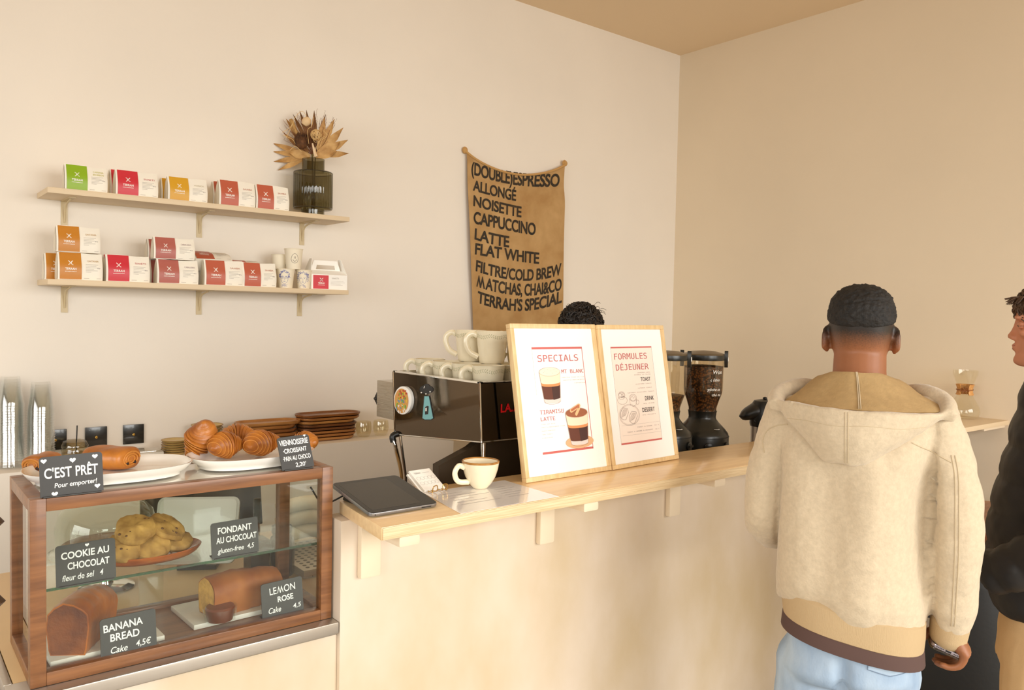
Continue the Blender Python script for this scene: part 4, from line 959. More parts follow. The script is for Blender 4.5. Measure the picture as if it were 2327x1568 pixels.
# ------------------------------------------------------------------ mugs on the machine
def mug_proto(loc, label):
    t = thing('mug', label, 'mug', loc, math.radians(141), 'cream mugs stacked on the coffee machine')
    o = [(.001, 0), (.034, 0), (.037, .003), (.039, .012), (.0435, .05), (.0485, .09), (.0505, .098)]; i = [(.0475, .098), (.0455, .09), (.0405, .05), (.036, .012), (.001, .008)]
    part('bowl', MB().lathe(o+i, 48), CERAM, t, local=True, ang=60)
    part('handle', MB().tube(bez([(.045, 0, .084), (.060, 0, .090), (.076, 0, .079), (.078, 0, .058), (.066, 0, .034), (.042, 0, .020)], 6), .0058, 10, flat=1.5), CERAM, t, local=True)
    lv = MB(); rr = random.Random(1)
    def fn(p):
        r = .0485-(.098-p.y-.005)*.10+.0004; return V((r*math.cos(p.x), r*math.sin(p.x), p.y))
    for k in range(46):
        a = k*2*PI/46; zc = .082+.0025*math.sin(a*6)
        for s in (-1, 1):
            line(lv, [(a, zc), (a+.035, zc+s*.0035), (a+.075, zc+s*.0045)], .0022, fn=fn)
    part('leaf_garland', lv, pm('leaf_glaze', (168, 168, 126), .35), t, local=True, smooth=False, label='faint green painted leaf garland')
    return t
zm = zr+.0005; mh = .0985
lower = [(1.425, 1.880), (1.425, 1.985), (1.425, 2.092), (1.438, 2.215), (1.535, 1.880), (1.535, 1.986), (1.535, 2.092)]
labs = ['cream mug in the lower row at the corner above the red letters', 'second cream mug of the lower row counting from the menu frames', 'third cream mug of the lower row counting from the menu frames', 'cream mug at the far end of the lower row above the round badge',
        'cream mug in the lower row right behind the SPECIALS frame edge', 'cream mug in the lower row hidden behind the corner mugs', 'cream mug in the hidden back of the lower row']
upper = [(1.478, 1.934), (1.478, 2.046), (1.590, 1.936)]
labu = ['front cream mug of the top layer with its whole handle showing', 'cream mug of the top layer half hidden behind the front one', 'shaded cream mug of the top layer next to the SPECIALS frame']
m0 = mug_proto((*lower[0], zm), labs[0])
for p, l in zip(lower[1:], labs[1:]): dup(m0, (*p, zm), math.radians(141+random.uniform(-8, 8)), l)
for p, l in zip(upper, labu): dup(m0, (*p, zm+mh), math.radians(141+random.uniform(-10, 12)), l)
# ------------------------------------------------------------------ grinders
HOP = glass('hopper_plastic', (240, 232, 216), base=.02)
BEAN = pm('roast_beans', (112, 68, 32), .45, noi=(90, .6), c2=(52, 28, 12), bump=(90, 1.), detail=3)
nt = BEAN.node_tree; vo = nt.nodes.new('ShaderNodeTexVoronoi'); vo.inputs['Scale'].default_value = 120; tcb = nt.nodes.new('ShaderNodeTexCoord'); nt.links.new(tcb.outputs['Object'], vo.inputs['Vector'])
crb = nt.nodes.new('ShaderNodeValToRGB'); crb.color_ramp.elements[0].color = lin((128, 80, 38)); crb.color_ramp.elements[1].color = lin((30, 16, 8)); crb.color_ramp.elements[0].position = .15; crb.color_ramp.elements[1].position = .62
nt.links.new(vo.outputs['Distance'], crb.inputs[0]); nt.links.new(crb.outputs[0], nt.nodes['Principled BSDF'].inputs['Base Color'])
GB = pm('grinder_black', (26, 26, 22), .3)
def grinder(pxc, y, label, full, note):
    c = pY(pxc, 900, y); t = thing('coffee_grinder', label, 'coffee grinder', (c.x, y, ZB), 0, 'coffee grinders behind the bar')
    Z = lambda py: pY(pxc, py, y).z-ZB; s = (c-V((0, 0, HC))).dot(CF)/FPX
    rh, rn, rb_ = 44*s, 31*s, 60*s
    part('body', MB().lathe([(.001, 0), (rb_*.95, 0), (rb_, .01), (rb_, Z(988)), (rb_*.97, Z(981)), (rb_*.85, Z(972)), (rb_*.62, Z(958)), (rn, Z(950)), (rn*.98, Z(945)), (rn*1.02, Z(936)), (rn*1.05, Z(932)), (.001, Z(932))], 40), GB, t, local=True)
    part('body_seam', MB().tube([(rb_*1.003*math.cos(q), rb_*1.003*math.sin(q), Z(988)) for q in np.linspace(0, 2*PI, 41)[:-1]], .0012, 6, True), BLACKM, t, local=True)
    for q in (-80, -128): 
        a = math.radians(q); k = MB().lathe([(.016, 0), (.016, .006), (.012, .008), (.001, .008)], 20, Matrix.Translation((rb_*math.cos(a), rb_*math.sin(a), Z(1006))) @ Matrix.Rotation(a, 4, 'Z') @ Matrix.Rotation(PI/2, 4, 'Y')); k.box((-.004, -.013, .006), (.004, .013, .013), Matrix.Translation((rb_*math.cos(a), rb_*math.sin(a), Z(1006))) @ Matrix.Rotation(a, 4, 'Z') @ Matrix.Rotation(PI/2, 4, 'Y'))
        part('control_knob', k, GB, t, local=True)
    badge = MB().tube([(rb_*.78*math.cos(-1.75)+.012*math.cos(q), rb_*.78*math.sin(-1.75)+.012*math.sin(q), Z(970)+.002) for q in np.linspace(0, 2*PI, 17)[:-1]], .001, 5, True); part('badge', badge, INKW, t, local=True)
    hp = [(rn*1.0, Z(933)), (rn*1.02, Z(925)), (rh*.84, Z(908)), (rh*.96, Z(894)), (rh, Z(884)), (rh*1.03, Z(816))]
    part('hopper', MB().lathe(hp, 40, cap=False), HOP, t, local=True)
    zf = Z(832 if full else 897); bp_ = [(r*.965, z) for r, z in hp if z < zf-.004]; rr_ = interp([(z, r) for r, z in hp], zf)*.965
    bm = MB().lathe([(.001, bp_[0][1])]+bp_+[(rr_, zf), (rr_*.6, zf+.004), (.001, zf+.006)], 48).mesh('beans'); displace(bm, lambda p, n: .0012*noise.noise(p*160))
    part('coffee_beans', bm, BEAN, t, local=True)
    part('hopper_rim', MB().lathe([(rh*1.01, Z(818)), (rh*1.08, Z(817)), (rh*1.1, Z(812)), (rh*1.08, Z(806)), (rh*.98, Z(806))], 40, cap=False), GB, t, local=True)
    part('lid', MB().lathe([(rh*1.08, Z(807)), (rh*1.03, Z(803)), (rh*.6, Z(798)), (.001, Z(796))], 40), pm('lid_brown', (92, 76, 54), .3), t, local=True)
    for q in (-58, 138):
        a = math.radians(q); T = Matrix.Rotation(a, 4, 'Z') @ Matrix.Translation((rh*1.09, 0, 0))
        k = MB().rings([[V((x_, y_, z_)) for x_, y_ in ((-.004, -w_), (.009, -w_*.8), (.009, w_*.8), (-.004, w_))] for z_, w_ in ((Z(833), .006), (Z(822), .012), (Z(800), .013), (Z(796), .010))], m=T)
        cl_ = part('lid_clip', k, GB, t, local=True)
        part('clip_badge', MB().tube([T @ V((.0098, .008*math.cos(w2), Z(815)+.008*math.sin(w2))) for w2 in np.linspace(0, 2*PI, 17)[:-1]], .0011, 5, True), INKW, cl_, local=True)
    if note:
        tm = MB()
        def fn(p):
            a = math.radians(-122)+p.x/rh; return V((rh*1.035*math.cos(a), rh*1.035*math.sin(a), p.y))
        for s_, x, py, h in (('Won', .01, 847, .016), ('c Ethio', .0, 863, .011), ('·pêche-ca', -.012, 884, .011), ('·thé no', .006, 896, .011)): text(tm, s_, x, Z(py), h, shear=.25, bold=.006, fn=fn)
        part('white_handwriting', tm, INKW, t, local=True, smooth=False)
    return t
grinder(1597, 1.99, 'black coffee grinder with a hopper full of beans and white handwriting', True, True)
grinder(1514, 1.93, 'black coffee grinder half hidden behind the FORMULES frame with few beans', False, False)
ap = pY(1737, 950, 1.93); sA = (ap-V((0, 0, HC))).dot(CF)/FPX; Z = lambda py: pY(1737, py, 1.93).z-ZB
at_ = thing('airpot', 'black lidded steel coffee airpot beyond the bar end', 'thermos', (ap.x, 1.93, ZB)); ra = 30*sA
part('steel_body', MB().lathe([(.001, 0), (ra, 0), (ra, Z(966)), (.001, Z(966))], 36), STEEL, at_, local=True)
part('lid', MB().lathe([(ra*1.03, Z(968)), (ra*1.08, Z(962)), (ra*1.06, Z(935)), (ra*.98, Z(920)), (ra*.8, Z(911)), (.3*ra, Z(907.5)), (.001, Z(907))], 36), BLACK, at_, local=True)
d = -Xd
R_ = []
for k in range(11):
    u = k/10; c = d*(ra*lerp(-.3, 1.9, u))+V((0, 0, interp([(0, Z(931)), (.5, Z(934)), (1, Z(947))], u))); w_ = ra*interp([(0, .8), (.5, .85), (.8, .65), (.95, .4), (1, .1)], u); hh = interp([(0, .042), (.5, .036), (.8, .026), (.95, .015), (1, .003)], u)
    R_.append([c+Yd*w_*math.cos(q)+V((0, 0, 1))*hh*math.sin(q) for q in np.linspace(0, 2*PI, 21)[:-1]])
part('spout', MB().rings(R_), BLACK, at_, local=True)
part('lid_button', MB().ell((0, 0, Z(905)), (.009, .009, .006), 12, 8), BLACK, at_, local=True)
hdl = MB().tube([d*ra*.9+V((0, 0, Z(955)))-Yd*ra*.5, -Yd*ra*1.12+V((0, 0, Z(975))), -d*ra*.5-Yd*ra*1.05+V((0, 0, Z(990)))], .006, 8); part('handle', hdl, BLACK, at_, local=True)
# ------------------------------------------------------------------ menu frames on the bar
OAK = wood('pale_oak', (234, 204, 154), (218, 184, 132), .45, (8, 8, 1), 12); POST = pm('poster_white', (253, 251, 247), .6); PINKP = pm('poster_blush', (252, 236, 224), .6)
RED = pm('print_red', (206, 106, 100), .7); ROSE = pm('print_rose', (196, 112, 112), .7); PGREY = pm('print_grey', (176, 168, 164), .7); PBLK = pm('print_black', (62, 56, 54), .7)
def menu(label, bl, br, tl_px, tr_px):
    A = pZ(*bl, ZT+.001); B = pZ(*br, ZT+.001); w_ = (B-A).length; X = (B-A).normalized()
    C_ = None
    k = 1e9
    for i in range(400):
        y = A.y+i*.0005; p = pY(*tl_px, y); dd = abs((p-A).dot(X))
        if dd < k: k = dd; C_ = p
    Yv = (C_-A); h_ = Yv.length; Yv = (Yv-X*Yv.dot(X)).normalized()
    t = thing('framed_menu', label, 'picture frame', A, 0, 'framed menus leaning on the bar')
    m = frame_m(V((0, 0, 0)), X, Yv); fw, dp = .0125, .018
    f = MB()
    for lo, hi in (((0, 0), (w_, fw)), ((0, h_-fw), (w_, h_)), ((0, fw), (fw, h_-fw)), ((w_-fw, fw), (w_, h_-fw))): f.box((lo[0], lo[1], -dp+.001), (hi[0], hi[1], .001), m)
    part('oak_frame', f, OAK, t, local=True, bevel=.0012)
    part('mat_board', MB().box((fw, fw, -.008), (w_-fw, h_-fw, -.005), m), POST, t, local=True)
    st = MB(); a = m @ V((w_*.5, h_*.62, -dp)); st.tube([a, V((a.x, A.y and (a.y+.045), .002))], .004, 6); part('strut', st, BLACKM, t, local=True)
    nrm = m.to_3x3() @ V((0, 0, 1)); A2 = A+nrm*(-.005)
    def uv(px, py):
        p = pP(px, py, A2, nrm)-A; return (p.dot(X), p.dot(Yv))
    return t, m, uv, w_, h_
class Print:
    def __init__(s, t, m): s.t, s.m, s.k, s.l = t, m, 0, []
    def lay(s, name, mat, fn):
        s.k += 1; mb = MB(); fn(mb, s.m @ Matrix.Translation((0, 0, -.0048+.00012*s.k))); part(name, mb, mat, s.t, local=True, smooth=False)
t1, m1, uv, w1, h1_ = menu('oak framed SPECIALS menu with two drawn iced coffees', (1196, 1098), (1390, 1068), (1158, 735), (1352, 738))
Pn = Print(t1, m1)
q = lambda x, y: uv(x, y)
a = q(1209, 789); b = q(1322, 788); c_ = q(1348, 1019); d_ = q(1232, 1034)
xl, xr, yt, yb2 = (a[0]+d_[0])/2, (b[0]+c_[0])/2, (a[1]+b[1])/2, (c_[1]+d_[1])/2
def bars(mb, m):
    mb.box((xl, yt-.006, 0), (xr, yt, .0001), m); mb.box((xl, yb2, 0), (xr, yb2+.006, .0001), m); mb.box((xr-.002, yb2, 0), (xr, yt, .0001), m)
Pn.lay('red_border', RED, bars)
Pn.lay('thin_border', PGREY, lambda mb, m: line(mb, [(xl+.0005, yt), (xl+.0005, yt-.13)], .0006, m))
def tt(s, l, r, capx, **k):
    """lettering from pixel l (baseline left) to r (baseline right) with the cap top at pixel capx"""
    A_, B_, C2 = q(*l), q(*r), q(*capx); return lambda mb, m: text(mb, s, A_[0], (A_[1]+B_[1])/2, C2[1]-A_[1], m, width=B_[0]-A_[0], fk='mono', **k)
Pn.lay('title', ROSE, tt('SPECIALS', (1222, 822), (1314, 820), (1221, 801), bold=.004))
def two(mb, m):
    tt('MT BLANC', (1276, 848), (1326, 847), (1275, 836), bold=.004)(mb, m); tt('TIRAMISU', (1227, 941), (1281, 939), (1225, 928), bold=.004)(mb, m); tt('LATTE', (1229, 957), (1262, 955), (1227, 945), bold=.004)(mb, m)
Pn.lay('drink_names', ROSE, two)
def small(mb, m):
    for l, r, s in (((1276, 859), (1327, 859), 'vanilla foam on ice'), ((1279, 865), (1328, 865), 'vanilla mascarpone'), ((1305, 871), (1329, 871), 'candied'), ((1230, 966), (1262, 966), 'iced oat milk'), ((1230, 973), (1284, 972), 'vanilla mascarpone cream'), ((1231, 981), (1262, 980), 'double espresso'), ((1232, 989), (1256, 988), 'lady fingers'), ((1232, 997), (1256, 996), 'cocoa')):
        A_, B_ = q(*l), q(*r); text(mb, s, A_[0], A_[1], .0036, m, width=B_[0]-A_[0], fk='mono')
Pn.lay('small_print', PGREY, small)
def drink(cx, ty, by, wt, wb, wf, base):
    g = lambda f, dx=0: (None)
    (x0, y0), (x1, y1) = q(cx, ty), q(cx+8, by); W = abs(q(cx+wt, ty)[0]-x0); H_ = y0-y1; cxm = lambda f: lerp(x0, x1, f)*1
    cxl = x0
    def prof(f): return W*lerp(1, .78, f)
    def band(f0, f1, wob=0.):
        n = 14; def_ = []
        pts = [(cxl-prof(f0)+2*prof(f0)*k/n, y0-H_*f0+wob*math.sin(k*1.7)-.25*prof(f0)*math.sqrt(max(0, 1-(2*k/n-1)**2))*.5) for k in range(n+1)]
        bot = [(cxl-prof(f1)+2*prof(f1)*k/n, y0-H_*f1-.25*prof(f1)*math.sqrt(max(0, 1-(2*k/n-1)**2))*.5) for k in range(n, -1, -1)]
        return pts+bot
    return cxl, y0, W, H_, band
for cx, ty, by, wt, kind in ((1248, 845, 906, 23.5, 0), (1309, 938, 1000, 25, 1)):
    cxl, y0, W, H_, band = drink(cx, ty, by, wt, 0, 0, 0)
    if kind: Pn.lay('coaster', pm('print_coaster', (226, 180, 136), .7), lambda mb, m: disc(mb, cxl+.001, y0-H_*1.06, W*1.25, W*.42, m, 28))
    Pn.lay('glass_base', pm('print_glass', (226, 214, 208), .7), lambda mb, m: mb.add([V((x, y, 0)) for x, y in band(0, 1.12)], [tuple(range(30))], m))
    Pn.lay('coffee', pm('print_coffee', (104, 58, 44), .7), lambda mb, m: mb.add([V((x, y, 0)) for x, y in band(.42, .98)], [tuple(range(30))], m))
    Pn.lay('coffee_shade', pm('print_coffee_deep', (74, 46, 40), .7), lambda mb, m: mb.add([V((cxl+W*.05, y0-H_*.55, 0)), V((cxl+W*.8, y0-H_*.55, 0)), V((cxl+W*.72, y0-H_*1.0, 0)), V((cxl+W*.1, y0-H_*1.05, 0))], [(0, 1, 2, 3)], m))
    Pn.lay('crema', pm('print_crema', (222, 148, 92), .7), lambda mb, m: mb.add([V((x, y, 0)) for x, y in band(.34, .50, .0018)], [tuple(range(30))], m))
    Pn.lay('foam', pm('print_foam', (250, 228, 200), .7), lambda mb, m: mb.add([V((x, y, 0)) for x, y in band(.0, .40)], [tuple(range(30))], m))
    Pn.lay('surface', pm('print_foam_top' if not kind else 'print_cocoa', (248, 234, 210) if not kind else (160, 96, 66), .7), lambda mb, m: disc(mb, cxl, y0, W*.97, W*.3, m, 28))
    Pn.lay('glass_outline', pm('print_outline', (168, 128, 110), .7), lambda mb, m: (line(mb, [(cxl+W*math.cos(z_), y0+W*.32*math.sin(z_)) for z_ in np.linspace(0, 2*PI, 29)[:-1]], .0006, m, True), line(mb, [(cxl-W, y0), (cxl-W*.78, y0-H_*1.08)], .0006, m), line(mb, [(cxl+W, y0), (cxl+W*.78, y0-H_*1.08)], .0006, m), line(mb, [(cxl+W*.78*math.cos(z_), y0-H_*1.08+W*.24*math.sin(z_)) for z_ in np.linspace(PI, 2*PI, 15)], .0008, m)))
    if kind:
        def fing(mb, m, dx, dy, L_, wd, an):
            T = m @ Matrix.Translation((cxl+dx, y0+dy, 0)) @ Matrix.Rotation(an, 4, 'Z'); n = 10
            mb.add([V((L_/2+wd*math.cos(z_), wd*math.sin(z_), 0)) for z_ in np.linspace(-PI/2, PI/2, n)]+[V((-L_/2+wd*math.cos(z_), wd*math.sin(z_), 0)) for z_ in np.linspace(PI/2, 1.5*PI, n)], [tuple(range(2*n))], T)
        Pn.lay('biscuit', pm('print_biscuit', (238, 190, 140), .7), lambda mb, m: (fing(mb, m, .004, .004, .02, .0045, .9), fing(mb, m, -.004, .013, .034, .0055, .38)))
        Pn.lay('biscuit_top', pm('print_biscuit_top', (190, 112, 78), .7), lambda mb, m: fing(mb, m, -.004, .0135, .030, .0032, .38))
    else:
        Pn.lay('shavings', pm('print_cocoa', (160, 96, 66), .7), lambda mb, m: [line(mb, [(cxl+W*a_, y0+W*b_), (cxl+W*a_+.002, y0+W*b_+.0008)], .0006, m) for a_, b_ in ((-.5, .05), (-.2, .15), (.1, .05), (.4, .12), (-.3, -.1), (.25, -.12), (.6, 0), (-.6, -.05))])
t2, m2_, uv, w2, h2_ = menu('oak framed FORMULES DÉJEUNER menu on blush paper', (1394, 1068), (1543, 1042), (1357, 738), (1500, 738))
Pn = Print(t2, m2_)
a = q(1385, 788); b = q(1478, 787); c_ = q(1506, 998); d_ = q(1414, 1012)
xl, xr, yt, yb2 = (a[0]+d_[0])/2, (b[0]+c_[0])/2, (a[1]+b[1])/2, (c_[1]+d_[1])/2
Pn.lay('blush_sheet', PINKP, lambda mb, m: mb.box((xl, yb2, -.0001), (xr, yt, 0), m))
Pn.lay('red_border', RED, lambda mb, m: (mb.box((xl, yt-.0045, 0), (xr, yt, .0001), m), mb.box((xl, yb2, 0), (xr, yb2+.005, .0001), m)))
Pn.lay('thin_border', PGREY, lambda mb, m: (line(mb, [(xl, yt), (xl, yb2)], .0006, m), line(mb, [(xr, yt), (xr, yb2)], .0009, m), line(mb, [q(1413, 968), q(1499, 957), q(1502, 980), q(1415, 991)], .0005, m, True)))
Pn.lay('title', ROSE, lambda mb, m: (tt('FORMULES', (1396, 818), (1470, 814), (1394, 799), bold=.004)(mb, m), tt('DÉJEUNER', (1400, 843), (1474, 838), (1398, 824), bold=.004)(mb, m)))
def tsans(s, l, r, capx, **k):
    A_, B_, C2 = q(*l), q(*r), q(*capx); return lambda mb, m: text(mb, s, A_[0], (A_[1]+B_[1])/2, C2[1]-A_[1], m, width=B_[0]-A_[0], **k)
Pn.lay('headings', PBLK, lambda mb, m: (tsans('TOAST', (1456, 866), (1478, 865), (1455, 857), bold=.01)(mb, m), tsans('DRINK', (1466, 910), (1486, 908), (1465, 900), bold=.01)(mb, m), tsans('DESSERT', (1460, 936), (1488, 934), (1459, 926), bold=.01)(mb, m)))
def small2(mb, m):
    for l, r, s in (((1448, 848), (1477, 847), 'weekdays only'), ((1441, 853), (1478, 852), 'midday to three'), ((1444, 874), (1480, 873), 'avocado toast'), ((1449, 883), (1481, 881), 'salmon toast'), ((1426, 894), (1486, 889), 'salmon avocado toast'), ((1462, 918), (1487, 916), 'any drink'), ((1460, 944), (1490, 942), 'any dessert'), ((1448, 972), (1482, 968), 'TOAST & DRINK'), ((1487, 967), (1497, 966), '15 €'), ((1425, 984), (1484, 977), 'TOAST & DRINK & DESSERT'), ((1489, 976), (1498, 975), '19 €')):
        A_, B_ = q(*l), q(*r); text(mb, s, A_[0], A_[1], .0042, m, width=B_[0]-A_[0], fk='mono')
Pn.lay('small_print', PGREY, small2)
def sketch(mb, m):
    def el(cx, cy, rx, ry, wd=.0006): line(mb, [q(cx+rx*math.cos(z_), cy+ry*math.sin(z_)) for z_ in np.linspace(0, 2*PI, 29)[:-1]], wd, m, True)
    el(1412, 899, 7.5, 9); el(1414, 910, 11, 9); el(1412, 898, 6, 6); el(1438, 904, 8, 8); el(1438, 905, 6, 6)
    line(mb, [q(1430, 906), q(1432, 920), q(1439, 924), q(1445, 920), q(1446, 906)], .0006, m); el(1448.5, 914, 3, 5); el(1430, 943, 23, 24); el(1430, 943, 21, 22, .0004)
    for cx in (1418, 1438):
        cy = 941 if cx < 1430 else 949; line(mb, [q(cx-8, cy+8), q(cx-8, cy-4), q(cx-3, cy-14), q(cx+7, cy-13), q(cx+10, cy-4), q(cx+4, cy+13), q(cx-2, cy+13)], .0009, m, True)
        for k in range(6): line(mb, [q(cx-6+k*1.5, cy+9-k), q(cx-5+k*2, cy-2), q(cx-1+k*1.5, cy-11)], .0006, m)
    rr = random.Random(2)
    for i in range(26):
        x, y = 1412+rr.uniform(-5, 5), 898+rr.uniform(-5, 5); line(mb, [q(x, y), q(x+1.5, y+1)], .0006, m)
    line(mb, [q(1434, 904), q(1437, 901), q(1438, 906), q(1441, 902)], .0006, m)
Pn.lay('line_drawing', pm('print_line', (120, 108, 104), .7), sketch)
# ------------------------------------------------------------------ tablet, cards, cup, sheets on the bar
fl_, frr = pZ(842, 1168, ZT+.010), pZ(997, 1143, ZT+.010); X = (frr-fl_); wT = X.length; X.normalize()
bl_ = pZ(772, 1096, ZT+.043); Yv = bl_-fl_; Yv = Yv-X*Yv.dot(X); hT = Yv.length; Yv.normalize()
tb = thing('tablet', 'dark tablet propped on a low stand at the bar corner', 'tablet', fl_)
m = frame_m(V((0, 0, 0)), X, Yv)
part('metal_case', MB().prism(rrect(wT, hT, .012), .008, m @ Matrix.Translation((0, 0, -.008))), pm('space_grey', (150, 150, 152), .3, .8), tb, local=True, bevel=.0015)
part('screen_glass', MB().prism(rrect(wT-.003, hT-.003, .011, .0015, .0015), .0006, m), pm('tablet_glass', (16, 16, 16), .16, spec=.35), tb, local=True)
part('screen', MB().prism(rrect(wT-.05, hT-.03, .003, .012, .015), .0002, m @ Matrix.Translation((0, 0, .0006))), pm('tablet_screen', (44, 41, 36), .2, spec=.35), tb, local=True)
part('ports', MB().box((wT-.045, -.0005, -.0055), (wT-.02, .0004, -.0035), m).cyl(m @ V((.012, -.0005, -.004)), m @ V((.012, .0004, -.004)), .0012), BLACKM, tb, local=True)
zf = -(fl_.z-ZT)+.0005
sd = MB(); a = m @ V((.03, hT-.03, -.008)); b = m @ V((wT-.03, hT-.03, -.008))
sd.add([(a.x, a.y-.02, zf), (b.x, b.y-.02, zf), (b.x, b.y+.03, zf), (a.x, a.y+.03, zf), tuple(a+V((0, -.015, .0005))), tuple(b+V((0, -.015, .0005))), tuple(b+V((0, .015, .003))), tuple(a+V((0, .015, .003)))], [(3, 2, 1, 0), (4, 5, 6, 7), (0, 1, 5, 4), (1, 2, 6, 5), (2, 3, 7, 6), (3, 0, 4, 7)])
part('stand', sd, BLACK, tb, local=True, bevel=.002)
part('cable', MB().tube(bez([a+V((0, .012, -.012)), a+V((-.03, .016, -.025)), a+V((-.055, .02, -.03)), a+V((-.075, .04, zf+.018))], 5), .002, 6), BLACK, tb, local=True)
SHEET = pm('laminated_sheet', (250, 247, 247), .15, coat=.4)
def sheet(label, pts, z, rows):
    P = [pZ(x, y, ZT+z) for x, y in pts]; t = thing('menu_sheet', label, 'paper', P[0], 0, 'laminated sheets on the bar')
    n_ = len(P); part('sheet', MB().add([p-P[0] for p in P]+[p-P[0]-V((0, 0, .0005)) for p in P], [tuple(range(n_)), tuple(reversed(range(n_, 2*n_)))]+[(i, (i+1) % n_, (i+1) % n_+n_, i+n_) for i in range(n_)]), SHEET, t, local=True, smooth=False)
    pr = MB(); A_, B_, D_ = V((0, 0, 0)), P[1]-P[0], P[-1]-P[0]; mm = frame_m(V((0, 0, .0003)), B_, D_)
    ll, hh = B_.length, D_.length
    for s, u, v_, h in rows: text(pr, s, u*ll, v_*hh, h, mm) if s else line(pr, [(u*ll, v_*hh), ((u+h)*ll, v_*hh)], .0014, mm)
    part('printing', pr, pm('sheet_ink', (150, 146, 146), .5), t, local=True, smooth=False)
R1 = [('', .12, .8-.1*k, .2+.1*(k % 3)) for k in range(6)]+[('', .6, .75-.09*k, .16+.06*(k % 2)) for k in range(6)]
sheet('laminated sheet under the white cup', [(1047, 1167), (1270, 1128), (1146, 1091), (962, 1120)], .0012, R1)
sheet('laminated sheet mostly under the tablet edge and the other sheet', [(1030, 1158), (1090, 1148), (1010, 1112), (975, 1122)], .0006, [('', .3, .5, .3)])
# cup
cpz = pZ(1091, 1109, ZT+.0015)
cp_ = thing('coffee_cup', 'white stoneware cup with a brown rim on the laminated sheet', 'cup', cpz, math.radians(170))
sc = (cpz-V((0, 0, HC))).dot(CF)/FPX; rc = 42.5*sc; hc = 62*sc
po = [(.001, .001), (rc*.36, .0), (rc*.43, .004), (rc*.62, hc*.2), (rc*.82, hc*.45), (rc*.94, hc*.72), (rc*.99, hc*.93), (rc, hc)]
pi_ = [(rc-.003, hc), (rc*.92, hc*.72), (rc*.78, hc*.45), (rc*.5, hc*.15), (.001, hc*.1)]
part('bowl', MB().lathe(po+pi_, 48), CERAM, cp_, local=True, ang=60)
part('brown_rim', MB().tube([((rc-.0015)*math.cos(z_), (rc-.0015)*math.sin(z_), hc) for z_ in np.linspace(0, 2*PI, 49)[:-1]], .0021, 8, True).lathe([(rc*.998+.0006, hc*.955), (rc+.0008, hc)], 48, cap=False), pm('rim_brown', (190, 132, 62), .25, noi=(60, .4), coat=.5), cp_, local=True, label='brown glazed rim')
part('handle', MB().tube(bez([(rc*.95, 0, hc*.80), (rc*1.28, 0, hc*.88), (rc*1.5, 0, hc*.62), (rc*1.3, 0, hc*.32), (rc*.68, 0, hc*.26)], 7), .0052, 10, flat=1.3), CERAM, cp_, local=True)
# cards in a brass holder
A = pZ(966, 1116, ZT+.005); B = pZ(1013, 1108, ZT+.005); X = B-A; wC = X.length; X.normalize()
tlc = pX(931, 1071, A.x-.004); Yv = tlc-A; Yv = (Yv-X*Yv.dot(X)); hCd = Yv.length; Yv.normalize()
ch_ = thing('card_holder', 'gold wire card holder beside the tablet', 'card holder', A)
m = frame_m(V((0, 0, 0)), X, Yv); GOLD = pm('gold_wire', (212, 168, 92), .2, 1); z0_ = -(A.z-ZT)+.0018
wr = MB()
for u in (.16, .84):
    c0 = m @ V((wC*u, 0, 0)); c0.z = 0
    wr.tube(bez([V((c0.x, c0.y-.018, z0_+.002)), V((c0.x, c0.y-.022, z0_+.016)), V((c0.x+(.012 if u < .5 else -.012), c0.y-.02, z0_+.017)), V((c0.x+(.012 if u < .5 else -.012), c0.y-.016, z0_+.003)), V((c0.x+(.01 if u < .5 else -.01), c0.y+.03, z0_+.0015))], 5), .0013, 6)
    e = m @ V((wC*(-.08 if u < .5 else 1.1), hCd*.42, -.012)); wr.tube(bez([V((c0.x, c0.y-.018, z0_+.002)), V((c0.x, c0.y+.035, z0_+.0015)), e, m @ V((wC*(.0 if u < .5 else 1.0), hCd*.5, -.014))], 6), .0013, 6)
part('wire', wr, GOLD, ch_, local=True)
for i, (dx, dy, lab) in enumerate(((0, 0, 'front white loyalty card printed TERRAH in the holder'), (-.006, -.004, 'white card peeking out behind the front one in the holder'))):
    cdr = thing('loyalty_card', lab, 'card', A, 0, 'cards in the gold holder')
    mm = m @ Matrix.Translation((dx, dy+.002, -.001-.006*i))
    part('stock', MB().box((0, 0, -.005), (wC, hCd, 0), mm), PAPER, cdr, local=True)
    if i == 0:
        pr = MB(); m3 = mm @ Matrix.Translation((0, 0, .0003)); text(pr, 'TERRAH', wC*.13, hCd*.80, hCd*.085, m3, width=wC*.3); line(pr, [(wC*.5, hCd*.83), (wC*.85, hCd*.83)], .0007, m3)
        for r_ in range(2):
            for k in range(5): line(pr, [(wC*(.16+.175*k)+.0055*math.cos(z_), hCd*(.58-.24*r_)+.0055*math.sin(z_)) for z_ in np.linspace(0, 2*PI, 17)[:-1]], .0004, m3, True)
        part('printing', pr, pm('card_ink', (140, 136, 132), .6), cdr, local=True, smooth=False)
